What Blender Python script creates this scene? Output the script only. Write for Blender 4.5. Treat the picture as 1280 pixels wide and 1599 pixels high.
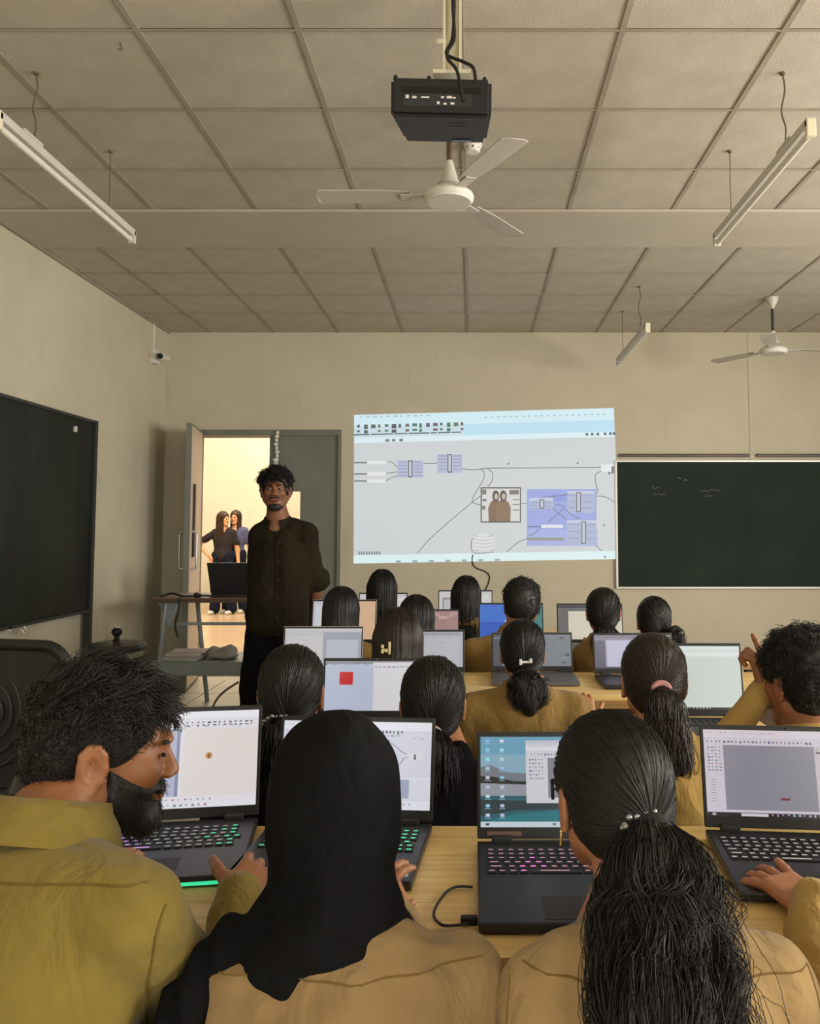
import bpy, bmesh, math, random
import numpy as np
from mathutils import Vector, Matrix, Euler
from mathutils.bvhtree import BVHTree

for o in list(bpy.data.objects): bpy.data.objects.remove(o)
SC = bpy.context.scene
COL = SC.collection
PI = math.pi
rnd = random.Random(7)

# ---------------------------------------------------------------- camera
EYE = 1.34; FPX = 1270.0; PX, PY = 738.0, 744.0; PITCH = math.radians(3.87)
cam = bpy.data.cameras.new('camera'); camo = bpy.data.objects.new('camera', cam); COL.objects.link(camo)
cam.sensor_fit = 'HORIZONTAL'; cam.sensor_width = 36.0; cam.lens = FPX*36/1280
cam.shift_x = -(PX-640)/1280; cam.shift_y = (PY-799.5)/1280
cam.clip_start = .02
camo.location = (0, 0, EYE); camo.rotation_euler = (PI/2+PITCH, 0, 0)
SC.camera = camo

def P(x, y, Y):
    """world point seen at photo pixel (x, y) at distance Y down the room"""
    u = (x-PX)/FPX; v = (y-PY)/FPX
    d = (u, math.cos(PITCH)+v*math.sin(PITCH), math.sin(PITCH)-v*math.cos(PITCH))
    t = Y/d[1]
    return Vector((d[0]*t, Y, EYE+d[2]*t))

# ---------------------------------------------------------------- light and exposure
vs = SC.view_settings
SC.display_settings.display_device = 'sRGB'
vs.view_transform = 'Standard'; vs.look = 'None'; vs.gamma = 1.0; vs.exposure = 0.0; vs.use_curve_mapping = False
w = bpy.data.worlds.new('sky'); SC.world = w; w.use_nodes = True
bg = w.node_tree.nodes['Background']; bg.inputs[0].default_value = (.80, .88, 1.0, 1); bg.inputs[1].default_value = 1.0

def area(name, loc, rot, sx, sy, energy, color):
    l = bpy.data.lights.new(name, 'AREA'); l.shape = 'RECTANGLE'; l.size = sx; l.size_y = sy
    l.energy = energy; l.color = color
    o = bpy.data.objects.new(name, l); COL.objects.link(o); o.location = loc; o.rotation_euler = rot
    return o
# daylight entering through the windows of the right wall and the rear wall
for i, yy in enumerate((.4, 2.6, 4.8)):
    area('daylight_side', (4.44, yy, 1.75), (0, PI/2, 0), 1.4, 1.5, (158, 150, 30)[i], (1.0, .95, .86))
area('daylight_rear', (-1.3, -2.42, 1.85), (PI/2, 0, 0), 1.7, 1.3, 42, (1.0, .94, .82))
area('daylight_rear', (1.7, -2.42, 1.85), (PI/2, 0, 0), 1.7, 1.3, 42, (1.0, .94, .82))
# unseen area lamp added to brighten the hall beyond the door
area('hall_fill_lamp', (-3.2, 11.0, 4.3), (0, 0, 0), 3.6, 5.0, 400, (1.0, .92, .74))

# ---------------------------------------------------------------- materials
def lin(c):
    r = []
    for v in c:
        v = v/255.0
        r.append(v/12.92 if v <= .04045 else ((v+.055)/1.055)**2.4)
    return tuple(r)
MATS = {}
def mat(name, col, rough=.6, metal=0., bump=0., bscale=60., var=0., vscale=3., spec=.5, stretch=(1, 1, 1), emit=0., sheen=0., dist=.002, dark=None):
    """plain procedural surface: colour with noise variation and fine bump"""
    if name in MATS: return MATS[name]
    m = bpy.data.materials.new(name); m.use_nodes = True
    nt = m.node_tree; N = nt.nodes; L = nt.links; b = N['Principled BSDF']
    c = tuple(col)+(1,)
    b.inputs['Base Color'].default_value = c; b.inputs['Roughness'].default_value = rough
    b.inputs['Metallic'].default_value = metal; b.inputs['Specular IOR Level'].default_value = spec
    if sheen: b.inputs['Sheen Weight'].default_value = sheen; b.inputs['Sheen Roughness'].default_value = .5
    tc = N.new('ShaderNodeTexCoord'); mp = N.new('ShaderNodeMapping'); mp.inputs['Scale'].default_value = stretch
    L.new(tc.outputs['Object'], mp.inputs['Vector'])
    if var:
        n = N.new('ShaderNodeTexNoise'); n.inputs['Scale'].default_value = vscale; n.inputs['Detail'].default_value = 5
        L.new(mp.outputs[0], n.inputs['Vector'])
        r = N.new('ShaderNodeValToRGB'); e = r.color_ramp.elements
        d = dark if dark else tuple(v*(1-var) for v in col)
        e[0].position = .3; e[0].color = tuple(d)+(1,)
        e[1].position = .7; e[1].color = tuple(min(1, v*(1+var*.5)) for v in col)+(1,)
        L.new(n.outputs['Fac'], r.inputs[0]); L.new(r.outputs[0], b.inputs['Base Color'])
    if bump:
        n2 = N.new('ShaderNodeTexNoise'); n2.inputs['Scale'].default_value = bscale; n2.inputs['Detail'].default_value = 3
        L.new(mp.outputs[0], n2.inputs['Vector'])
        bp = N.new('ShaderNodeBump'); bp.inputs['Strength'].default_value = bump; bp.inputs['Distance'].default_value = dist
        L.new(n2.outputs['Fac'], bp.inputs['Height']); L.new(bp.outputs[0], b.inputs['Normal'])
    if emit:
        b.inputs['Emission Color'].default_value = c; b.inputs['Emission Strength'].default_value = emit
    MATS[name] = m; return m

def mat_display(name, strength):
    m = bpy.data.materials.new(name); m.use_nodes = True
    nt = m.node_tree; N = nt.nodes; L = nt.links; b = N['Principled BSDF']
    b.inputs['Base Color'].default_value = (.01, .01, .012, 1); b.inputs['Roughness'].default_value = .35
    a = N.new('ShaderNodeAttribute'); a.attribute_name = 'Col'
    L.new(a.outputs['Color'], b.inputs['Emission Color']); b.inputs['Emission Strength'].default_value = strength
    MATS[name] = m; return m

def mat_fabric(name, col, var=.12, weave=900., wr=.55):
    m = bpy.data.materials.new(name); m.use_nodes = True
    nt = m.node_tree; N = nt.nodes; L = nt.links; b = N['Principled BSDF']
    b.inputs['Roughness'].default_value = .85; b.inputs['Specular IOR Level'].default_value = .2
    b.inputs['Sheen Weight'].default_value = .12 if col[0] > .05 else 0.
    if col[0] <= .05: b.inputs['Specular IOR Level'].default_value = .08
    tc = N.new('ShaderNodeTexCoord')
    n = N.new('ShaderNodeTexNoise'); n.inputs['Scale'].default_value = 7; n.inputs['Detail'].default_value = 6
    L.new(tc.outputs['Object'], n.inputs['Vector'])
    r = N.new('ShaderNodeValToRGB'); e = r.color_ramp.elements
    e[0].position = .3; e[0].color = tuple(v*(1-var) for v in col)+(1,)
    e[1].position = .7; e[1].color = tuple(v*(1+var*.6) for v in col)+(1,)
    L.new(n.outputs['Fac'], r.inputs[0]); L.new(r.outputs[0], b.inputs['Base Color'])
    n2 = N.new('ShaderNodeTexNoise'); n2.inputs['Scale'].default_value = 14; n2.inputs['Detail'].default_value = 3
    n2.inputs['Distortion'].default_value = 1.2
    mp = N.new('ShaderNodeMapping'); mp.inputs['Scale'].default_value = (1, 1, .55); mp.inputs['Rotation'].default_value = (.4, .5, .3)
    L.new(tc.outputs['Object'], mp.inputs['Vector']); L.new(mp.outputs[0], n2.inputs['Vector'])
    n3 = N.new('ShaderNodeTexNoise'); n3.inputs['Scale'].default_value = weave; L.new(tc.outputs['Object'], n3.inputs['Vector'])
    bp = N.new('ShaderNodeBump'); bp.inputs['Strength'].default_value = wr; bp.inputs['Distance'].default_value = .02
    L.new(n2.outputs['Fac'], bp.inputs['Height'])
    bp2 = N.new('ShaderNodeBump'); bp2.inputs['Strength'].default_value = .25; bp2.inputs['Distance'].default_value = .001
    L.new(n3.outputs['Fac'], bp2.inputs['Height']); L.new(bp.outputs[0], bp2.inputs['Normal']); L.new(bp2.outputs[0], b.inputs['Normal'])
    MATS[name] = m; return m

def mat_wood(name, c1, c2, scale=(1, 14, 14)):
    m = bpy.data.materials.new(name); m.use_nodes = True
    nt = m.node_tree; N = nt.nodes; L = nt.links; b = N['Principled BSDF']
    b.inputs['Roughness'].default_value = .42
    tc = N.new('ShaderNodeTexCoord'); mp = N.new('ShaderNodeMapping'); mp.inputs['Scale'].default_value = scale
    L.new(tc.outputs['Object'], mp.inputs['Vector'])
    n = N.new('ShaderNodeTexNoise'); n.inputs['Scale'].default_value = 2.2; n.inputs['Detail'].default_value = 8; n.inputs['Distortion'].default_value = 1.6
    L.new(mp.outputs[0], n.inputs['Vector'])
    r = N.new('ShaderNodeValToRGB'); e = r.color_ramp.elements
    e[0].position = .32; e[0].color = tuple(c1)+(1,); e[1].position = .62; e[1].color = tuple(c2)+(1,)
    L.new(n.outputs['Fac'], r.inputs[0]); L.new(r.outputs[0], b.inputs['Base Color'])
    MATS[name] = m; return m

def mat_wall(name, col, dirt):
    m = bpy.data.materials.new(name); m.use_nodes = True
    nt = m.node_tree; N = nt.nodes; L = nt.links; b = N['Principled BSDF']
    b.inputs['Roughness'].default_value = .8; b.inputs['Specular IOR Level'].default_value = .25
    tc = N.new('ShaderNodeTexCoord')
    n = N.new('ShaderNodeTexNoise'); n.inputs['Scale'].default_value = 1.3; n.inputs['Detail'].default_value = 9; n.inputs['Roughness'].default_value = .62
    L.new(tc.outputs['Object'], n.inputs['Vector'])
    r = N.new('ShaderNodeValToRGB'); e = r.color_ramp.elements
    e[0].position = .28; e[0].color = tuple(v*.88 for v in col)+(1,); e[1].position = .6; e[1].color = tuple(col)+(1,)
    L.new(n.outputs['Fac'], r.inputs[0])
    v = N.new('ShaderNodeTexNoise'); v.inputs['Scale'].default_value = 9; v.inputs['Detail'].default_value = 4
    mp = N.new('ShaderNodeMapping'); mp.inputs['Scale'].default_value = (1, 1, .18)
    L.new(tc.outputs['Object'], mp.inputs['Vector']); L.new(mp.outputs[0], v.inputs['Vector'])
    r2 = N.new('ShaderNodeValToRGB'); e = r2.color_ramp.elements
    e[0].position = .66; e[0].color = (0, 0, 0, 1); e[1].position = .8; e[1].color = (dirt, dirt, dirt, 1)
    L.new(v.outputs['Fac'], r2.inputs[0])
    mx = N.new('ShaderNodeMix'); mx.data_type = 'RGBA'
    L.new(r2.outputs[0], mx.inputs['Factor']); L.new(r.outputs[0], mx.inputs['A']); mx.inputs['B'].default_value = tuple(x*.6 for x in col)+(1,)
    L.new(mx.outputs['Result'], b.inputs['Base Color'])
    n2 = N.new('ShaderNodeTexNoise'); n2.inputs['Scale'].default_value = 55; n2.inputs['Detail'].default_value = 4; L.new(tc.outputs['Object'], n2.inputs['Vector'])
    bp = N.new('ShaderNodeBump'); bp.inputs['Strength'].default_value = .25; bp.inputs['Distance'].default_value = .004
    L.new(n2.outputs['Fac'], bp.inputs['Height']); L.new(bp.outputs[0], b.inputs['Normal'])
    MATS[name] = m; return m

mat_wall('wall_paint', (.60, .545, .415), .35)
mat_wall('hall_paint', (.80, .74, .60), .1)
mat('tile', (.50, .45, .365), .9, bump=.6, bscale=160, var=.10, vscale=6, dist=.003)
mat('plaster_band', (.50, .45, .365), .9, bump=.3, bscale=70, var=.07, vscale=2)
mat('t_bar', (.36, .31, .24), .6, var=.15, vscale=5)
mat('floor_tile', (.42, .37, .30), .35, var=.25, vscale=4)
mat('hall_floor', (.60, .42, .27), .25, var=.12, vscale=2)
mat('door_paint', (.17, .185, .155), .5, var=.12, vscale=4)
mat('door_hall_lit', (.62, .50, .40), .5, var=.06)  # pinkish light from the hall put into the leaf's face colour
mat('steel', (.55, .56, .55), .3, metal=.9)
mat('steel_paint', (.27, .31, .31), .5, var=.2, vscale=8)
mat('alu', (.62, .60, .56), .4, metal=.5)
mat('black_plastic', (.009, .0085, .0085), .5, spec=.35, bump=.15, bscale=300)
mat('laptop_black', (.018, .018, .020), .38, bump=.1, bscale=500)
mat('laptop_grey', (.10, .10, .105), .4, bump=.1, bscale=500)
mat('key_black', (.012, .012, .013), .5)
mat('grey_plastic', (.030, .029, .031), .55, spec=.35, bump=.2, bscale=250)
mat('white_plastic', (.72, .70, .64), .4)
mat('cream_plastic', (.74, .68, .50), .45)
mat('fan_blade', (.50, .46, .39), .45)
mat('tube_glass', (.72, .69, .60), .25)
mat('white_metal', (.60, .57, .50), .4, var=.08)
mat('brown_wire', (.12, .09, .06), .6)
mat('cable', (.008, .008, .008), .5)
mat('lens', (.004, .004, .005), .08)
mat('rubber', (.02, .019, .018), .7, bump=.2, bscale=200)
mat('vinyl', (.035, .026, .024), .35, bump=.2, bscale=120)
mat('wall_green', (.014, .026, .019), .75, var=.35, vscale=2.2, dark=(.009, .018, .0135), spec=.25)
mat('slate_black', (.008, .014, .012), .5, var=.6, vscale=4, stretch=(1, 1, .3), spec=.3)
mat('chalk', (.42, .45, .42), .9, var=.5, vscale=60)
mat('paper', (.62, .60, .57), .8, var=.1, vscale=12)
mat('paper_pink', (.50, .42, .42), .8, var=.1)
mat('cloth_grey', (.34, .33, .30), .9, bump=.4, bscale=60)
mat_wood('desk_wood', (.66, .44, .15), (.82, .60, .25), (1, 12, 12))
mat_wood('desk_edge', (.26, .15, .05), (.40, .25, .09), (1, 12, 12))
mat_wood('brown_wood', (.12, .065, .04), (.22, .13, .09), (1, 10, 10))
mat_wood('dark_wood', (.05, .03, .02), (.10, .06, .035), (1, 10, 10))
mat('frame_iron', (.03, .03, .032), .5)
mat_fabric('khaki', lin((166, 138, 94)))
mat_fabric('khaki_olive', lin((128, 110, 50)))
mat_fabric('khaki_brown', lin((150, 124, 84)))
mat_fabric('khaki_dark', lin((140, 112, 62)))
mat_fabric('khaki_gold', lin((180, 148, 82)))
mat_fabric('hijab_black', (.0075, .0075, .008), .2, 700, .5)
mat_fabric('black_cloth', (.008, .008, .009), .2)
mat_fabric('olive_shirt', (.020, .016, .009), .25)
mat_fabric('trouser_black', (.007, .007, .009), .2)
mat_fabric('tee_charcoal', (.035, .028, .030), .2)
mat_fabric('tee_blue', (.10, .105, .20), .2)
mat_fabric('jeans', (.012, .016, .032), .2)
mat('seam', lin((120, 92, 48)), .9)
mat('seam_olive', lin((104, 84, 24)), .9)
mat('skin', lin((178, 122, 86)), .5, bump=.15, bscale=220, var=.10, vscale=22)
mat('skin_mid', lin((150, 98, 64)), .5, bump=.15, bscale=220, var=.12, vscale=22)
mat('skin_dark', lin((122, 78, 52)), .5, bump=.15, bscale=220, var=.12, vscale=22)
mat('skin_fair', lin((222, 160, 120)), .5, var=.06, vscale=22)
mat('lip', lin((120, 62, 52)), .45)
mat('eye_white', (.22, .19, .17), .4)
mat('eye_dark', (.008, .006, .005), .15)
mat('hair_black', (.0075, .0065, .006), .46, spec=.45, bump=.5, bscale=350, dist=.001)
mat('hair_soft', (.014, .012, .0105), .55, spec=.45, bump=.5, bscale=350, dist=.001)
mat('hair_brown', (.024, .015, .009), .46, spec=.5, bump=.5, bscale=350, dist=.001)
mat('hair_auburn', (.055, .026, .014), .45, spec=.5)
mat('beard', (.009, .008, .007), .6)
mat('beads', (.38, .37, .36), .25, metal=.6)
mat('pink_band', (.46, .22, .23), .7)
mat('beige_band', (.52, .36, .28), .7)
mat('clip_white', (.75, .74, .70), .35)
mat('clip_yellow', (.74, .66, .34), .4)
mat('gold', (.75, .52, .22), .3, metal=1)
mat('glow_white', (.86, .88, .90), .5, emit=.5)
mat('glow_purple', (.62, .30, .80), .5, emit=.7)
mat('glow_magenta', (.80, .16, .62), .5, emit=.8)
mat('glow_green', (.05, .80, .38), .5, emit=.8)
mat('glow_dim', (.45, .47, .45), .5, emit=.25)
mat('glow_rose', (.52, .25, .36), .5, emit=.35)
mat('sticker_white', (.70, .70, .70), .5)
mat('sticker_blue', (.06, .12, .42), .5)
mat('sticker_green', (.20, .45, .08), .5)
mat('mesh_black', (.014, .014, .015), .7, bump=.5, bscale=400)
mat('window_frame', (.5, .48, .44), .5)
mat_display('display', .78)
mat_display('projection_glow', .92)  # emission replaces the light thrown by the projector
m = bpy.data.materials.new('glass'); m.use_nodes = True
b = m.node_tree.nodes['Principled BSDF']; b.inputs['Transmission Weight'].default_value = 1; b.inputs['Roughness'].default_value = .02; b.inputs['IOR'].default_value = 1.1
MATS['glass'] = m

# ---------------------------------------------------------------- mesh helpers
def M(n): return MATS[n]
def link(name, me, material=None, parent=None, smooth=False):
    if material is not None and not me.materials: me.materials.append(M(material))
    if smooth: me.shade_smooth()
    o = bpy.data.objects.new(name, me); COL.objects.link(o)
    if parent is not None: o.parent = parent
    return o
def tag(o, label=None, cat=None, group=None, kind=None):
    if label: o['label'] = label
    if cat: o['category'] = cat
    if group: o['group'] = group
    if kind: o['kind'] = kind
    return o
def thing(name, loc, rz, label, cat, group=None):
    o = bpy.data.objects.new(name, None); COL.objects.link(o)
    o.location = loc; o.rotation_euler = (0, 0, rz); o.empty_display_size = .05
    return tag(o, label, cat, group)
def np_mesh(name, v, f, cols=None):
    """v: n x 3, f: m x 3 or m x 4 arrays"""
    me = bpy.data.meshes.new(name); v = np.asarray(v, dtype=np.float32); f = np.asarray(f, dtype=np.int32)
    k = f.shape[1]
    me.vertices.add(len(v)); me.vertices.foreach_set('co', v.ravel())
    me.loops.add(f.size); me.loops.foreach_set('vertex_index', f.ravel())
    me.polygons.add(len(f)); me.polygons.foreach_set('loop_start', np.arange(0, f.size, k, dtype=np.int32))
    me.update(calc_edges=True); me.validate()
    return me

class MB:
    def __init__(s): s.bm = bmesh.new()
    def box(s, lo, hi, bevel=0., R=None):
        lo = Vector(lo); hi = Vector(hi); c = (lo+hi)/2; d = hi-lo
        r = bmesh.ops.create_cube(s.bm, size=1.0)
        vs = r['verts']
        for v in vs: v.co = Vector((v.co.x*d.x, v.co.y*d.y, v.co.z*d.z))
        if bevel:
            es = list({e for v in vs for e in v.link_edges})
            rr = bmesh.ops.bevel(s.bm, geom=es, offset=bevel, segments=2, affect='EDGES', profile=.6)
            vs = list({v for f in rr['faces'] for v in f.verts} | {v for v in vs if v.is_valid})
            seen = set(); st = list(vs)
            while st:
                v = st.pop()
                if v in seen: continue
                seen.add(v)
                for e in v.link_edges: st.append(e.other_vert(v))
            vs = list(seen)
        for v in vs: v.co = (R @ v.co if R else v.co)+c
        return s
    def cyl(s, a, b, ra, rb=None, n=16, caps=True):
        a = Vector(a); b = Vector(b); rb = ra if rb is None else rb
        z = (b-a).normalized(); x = z.orthogonal().normalized(); y = z.cross(x)
        A = [s.bm.verts.new(a+(x*math.cos(t)+y*math.sin(t))*ra) for t in [2*PI*i/n for i in range(n)]]
        B = [s.bm.verts.new(b+(x*math.cos(t)+y*math.sin(t))*rb) for t in [2*PI*i/n for i in range(n)]]
        for i in range(n):
            j = (i+1) % n; s.bm.faces.new((A[i], A[j], B[j], B[i]))
        if caps: s.bm.faces.new(A[::-1]); s.bm.faces.new(B)
        return s
    def tube(s, pts, r, n=8, closed=False):
        pts = [Vector(p) for p in pts]; rings = []; m = len(pts)
        prev = None
        for i, p in enumerate(pts):
            if closed: t = (pts[(i+1) % m]-pts[i-1]).normalized()
            else: t = (pts[min(i+1, m-1)]-pts[max(i-1, 0)]).normalized()
            x = t.orthogonal().normalized() if prev is None else (prev-t*prev.dot(t)).normalized()
            prev = x; y = t.cross(x)
            rr = r[i] if isinstance(r, (list, tuple)) else r
            rings.append([s.bm.verts.new(p+(x*math.cos(2*PI*k/n)+y*math.sin(2*PI*k/n))*rr) for k in range(n)])
        for i in range(m if closed else m-1):
            A = rings[i]; B = rings[(i+1) % m]
            for k in range(n):
                j = (k+1) % n; s.bm.faces.new((A[k], A[j], B[j], B[k]))
        if not closed: s.bm.faces.new(rings[0][::-1]); s.bm.faces.new(rings[-1])
        return s
    def lathe(s, prof, c=(0, 0, 0), n=24):
        c = Vector(c); rings = []
        for r, z in prof:
            rings.append([s.bm.verts.new(c+Vector((max(r, 1e-4)*math.cos(2*PI*k/n), max(r, 1e-4)*math.sin(2*PI*k/n), z))) for k in range(n)])
        for A, B in zip(rings[:-1], rings[1:]):
            for k in range(n):
                j = (k+1) % n; s.bm.faces.new((A[k], A[j], B[j], B[k]))
        s.bm.faces.new(rings[0][::-1]); s.bm.faces.new(rings[-1])
        return s
    def prism(s, pts, t):
        """polygon pts (3D, planar) thickened by vector t"""
        t = Vector(t); A = [s.bm.verts.new(Vector(p)) for p in pts]; B = [s.bm.verts.new(Vector(p)+t) for p in pts]
        n = len(pts); s.bm.faces.new(A[::-1]); s.bm.faces.new(B)
        for i in range(n):
            j = (i+1) % n; s.bm.faces.new((A[i], A[j], B[j], B[i]))
        return s
    def ball(s, c, r, n=12):
        c = Vector(c); r = Vector(r) if not isinstance(r, (int, float)) else Vector((r, r, r))
        q = bmesh.ops.create_uvsphere(s.bm, u_segments=n, v_segments=max(6, n*2//3), radius=1)
        for v in q['verts']: v.co = Vector((v.co.x*r.x, v.co.y*r.y, v.co.z*r.z))+c
        return s
    def mesh(s, name):
        bmesh.ops.recalc_face_normals(s.bm, faces=s.bm.faces)
        me = bpy.data.meshes.new(name); s.bm.to_mesh(me); s.bm.free(); return me
    def build(s, name, material, parent=None, smooth=False, loc=None):
        o = link(name, s.mesh(name), material, parent, False)
        if smooth:
            o.data.shade_smooth()
            try: o.data.set_sharp_from_angle(angle=.7)
            except Exception: pass
        if loc is not None: o.location = loc
        return o

def bez(p0, p1, p2, p3, n=14):
    p0, p1, p2, p3 = map(Vector, (p0, p1, p2, p3)); r = []
    for i in range(n+1):
        t = i/n; r.append(p0*(1-t)**3+p1*3*t*(1-t)**2+p2*3*t*t*(1-t)+p3*t**3)
    return r
def crom(pts, n=8):
    pts = [Vector(p) for p in pts]; q = [pts[0]*2-pts[1]]+pts+[pts[-1]*2-pts[-2]]; r = []
    for i in range(1, len(q)-2):
        a, b, c, d = q[i-1], q[i], q[i+1], q[i+2]
        for k in range(n):
            t = k/n
            r.append(.5*((2*b)+(c-a)*t+(2*a-5*b+4*c-d)*t*t+(3*b-a-3*c+d)*t**3))
    r.append(pts[-1]); return r

class Ink:
    """flat coloured print: quads and lines with a colour each, given in (u, v) and mapped to 3D by f(u, v, layer)"""
    def __init__(s, f): s.f = f; s.v = []; s.p = []; s.c = []; s.n = 0
    def poly(s, pts, col):
        i = len(s.v); s.n += 1
        for u, v in pts: s.v.append(tuple(s.f(u, v, s.n)))
        s.p.append(list(range(i, i+len(pts)))); s.c.append(lin(col))
        return s
    def rect(s, u0, v0, u1, v1, col): return s.poly([(u0, v0), (u1, v0), (u1, v1), (u0, v1)], col)
    def line(s, pts, w, col, asp=1.0):
        for (a, b), (c, d) in zip(pts[:-1], pts[1:]):
            dx = (c-a)*asp; dy = d-b; l = math.hypot(dx, dy) or 1
            nx = -dy/l*w/asp; ny = dx/l*w
            s.n -= 1
            s.poly([(a-nx, b-ny), (c-nx, d-ny), (c+nx, d+ny), (a+nx, b+ny)], col)
        s.n += 1
        return s
    def marks(s, u0, v0, u1, v1, k, col, fill=.55, seed=1):
        r = random.Random(seed); d = (u1-u0)/k; n0 = s.n
        for i in range(k):
            s.n = n0; x = u0+i*d
            h = (v1-v0)*r.uniform(.5, 1)
            s.rect(x, v0, x+d*fill*r.uniform(.5, 1.2), v0+h, tuple(min(255, c+r.randint(0, 50)) for c in col))
        return s
    def build(s, name, material, parent=None):
        me = bpy.data.meshes.new(name); me.from_pydata(s.v, [], s.p); me.update()
        a = me.color_attributes.new('Col', 'FLOAT_COLOR', 'CORNER')
        k = 0; buf = []
        for p, c in zip(s.p, s.c):
            for _ in p: buf += [c[0], c[1], c[2], 1.0]
        a.data.foreach_set('color', buf)
        return link(name, me, material, parent)

# ---------------------------------------------------------------- smooth implicit surfaces (bodies, clothes, hair)
class SDF:
    def __init__(s, k=.02): s.pr = []; s.k = k; s.lo = np.full(3, 1e9); s.hi = np.full(3, -1e9); s.noise = None; s.post = None
    def _b(s, c, r):
        c = np.asarray(c, float); s.lo = np.minimum(s.lo, c-r); s.hi = np.maximum(s.hi, c+r)
    def cap(s, a, b, ra, rb=None, k=None, sub=False):
        rb = ra if rb is None else rb; a = np.array(a, float); b = np.array(b, float)
        if not sub: s._b(a, ra); s._b(b, rb)
        s.pr.append(('c', a, b, ra, rb, s.k if k is None else k, sub)); return s
    def ell(s, c, r, R=None, k=None, sub=False):
        c = np.array(c, float); r = np.array(r, float)
        Rm = np.eye(3) if R is None else np.array(R, float)
        if not sub: s._b(c, r.max() if R is not None else r)
        s.pr.append(('e', c, r, Rm, None, s.k if k is None else k, sub)); return s
    def box(s, c, h, R=None, rd=.01, k=None, sub=False):
        c = np.array(c, float); h = np.array(h, float); Rm = np.eye(3) if R is None else np.array(R, float)
        if not sub: s._b(c, np.abs(Rm) @ h)
        s.pr.append(('b', c, h, Rm, rd, s.k if k is None else k, sub)); return s
    def xf(s, R, t):
        """rotate/translate every primitive (used to pose a head)"""
        R = np.array(R, float); t = np.array(t, float); q = []
        s.lo = np.full(3, 1e9); s.hi = np.full(3, -1e9)
        for p in s.pr:
            if p[0] == 'c':
                p = ('c', R @ p[1]+t, R @ p[2]+t)+p[3:]
                if not p[6]: s._b(p[1], p[3]); s._b(p[2], p[4])
            else:
                p = (p[0], R @ p[1]+t, p[2], R @ p[3])+p[4:]
                if not p[6]: s._b(p[1], np.abs(p[3]) @ p[2])
            q.append(p)
        s.pr = q; return s
    def ev(s, X):
        d = np.full(len(X), 1e3)
        for p in s.pr:
            k = p[5]
            if p[0] == 'c':
                _, a, b, ra, rb = p[:5]; ab = b-a; l2 = max(ab @ ab, 1e-12)
                q = X-a; t = np.clip(q @ ab/l2, 0, 1)
                e = q-t[:, None]*ab
                e = np.sqrt(np.einsum('ij,ij->i', e, e))-(ra+(rb-ra)*t)
            elif p[0] == 'e':
                q = (X-p[1]) @ p[3]; r = p[2]
                q1 = q/r; k0 = np.sqrt(np.einsum('ij,ij->i', q1, q1)); q2 = q1/r
                k1 = np.sqrt(np.einsum('ij,ij->i', q2, q2))+1e-9
                e = k0*(k0-1)/k1
            else:
                q = np.abs((X-p[1]) @ p[3])-p[2]+p[4]
                o = np.maximum(q, 0); e = np.sqrt(np.einsum('ij,ij->i', o, o))+np.minimum(q.max(1), 0)-p[4]
            if p[6]:
                e = -e; h = np.maximum(k-np.abs(d-e), 0)/k if k > 0 else 0
                d = np.maximum(d, e)+h*h*k*.25
            else:
                h = np.maximum(k-np.abs(d-e), 0)/k if k > 0 else 0
                d = np.minimum(d, e)-h*h*k*.25
        if s.noise is not None: d = d+s.noise(X)
        if s.post is not None: d = s.post(X, d)
        return d
    def net(s, h, zmin=None):
        """naive surface nets -> (verts, quads)"""
        lo = s.lo-3*h; hi = s.hi+3*h
        if zmin is not None: lo[2] = max(lo[2], zmin)
        n = np.ceil((hi-lo)/h).astype(int)+1
        gx, gy, gz = [lo[i]+h*np.arange(n[i]) for i in range(3)]
        G = np.stack(np.meshgrid(gx, gy, gz, indexing='ij'), -1).reshape(-1, 3)
        F = s.ev(G).reshape(n)
        sg = F < 0
        c = [(i, j, k) for i in (0, 1) for j in (0, 1) for k in (0, 1)]
        sl = lambda A, i, j, k: A[i:n[0]-1+i, j:n[1]-1+j, k:n[2]-1+k]
        cnt = sum(sl(sg, *q).astype(int) for q in c)
        act = (cnt > 0) & (cnt < 8)
        idx = np.full(act.shape, -1); ai = np.argwhere(act); idx[act] = np.arange(len(ai))
        acc = np.zeros((len(ai), 3)); wt = np.zeros(len(ai))
        for q in c:
            for ax in range(3):
                if q[ax]: continue
                r = list(q); r[ax] = 1
                f0 = F[ai[:, 0]+q[0], ai[:, 1]+q[1], ai[:, 2]+q[2]]; f1 = F[ai[:, 0]+r[0], ai[:, 1]+r[1], ai[:, 2]+r[2]]
                cr = (f0 < 0) != (f1 < 0)
                t = np.where(cr, f0/np.where(cr, f0-f1, 1), 0)
                p = np.tile(np.array(q, float), (len(ai), 1)); p[:, ax] = t
                acc[cr] += p[cr]; wt[cr] += 1
        V = lo+h*(ai+acc/np.maximum(wt, 1)[:, None])
        Q = []
        for ax in range(3):
            u, v = [(1, 2), (2, 0), (0, 1)][ax]
            S0 = [slice(None)]*3; S1 = [slice(None)]*3
            S0[ax] = slice(0, n[ax]-1); S1[ax] = slice(1, n[ax])
            ch = sg[tuple(S0)] != sg[tuple(S1)]
            e = np.argwhere(ch); e = e[(e[:, u] > 0) & (e[:, v] > 0) & (e[:, u] < n[u]-1) & (e[:, v] < n[v]-1)]
            if not len(e): continue
            ins = sg[e[:, 0], e[:, 1], e[:, 2]]
            def id_(du, dv):
                z = e.copy(); z[:, u] -= du; z[:, v] -= dv
                return idx[z[:, 0], z[:, 1], z[:, 2]]
            q = np.stack([id_(1, 1), id_(0, 1), id_(0, 0), id_(1, 0)], 1)
            q[~ins] = q[~ins][:, ::-1]
            Q.append(q)
        Q = np.concatenate(Q) if Q else np.zeros((0, 4), int)
        return V, Q[(Q >= 0).all(1)]

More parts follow.
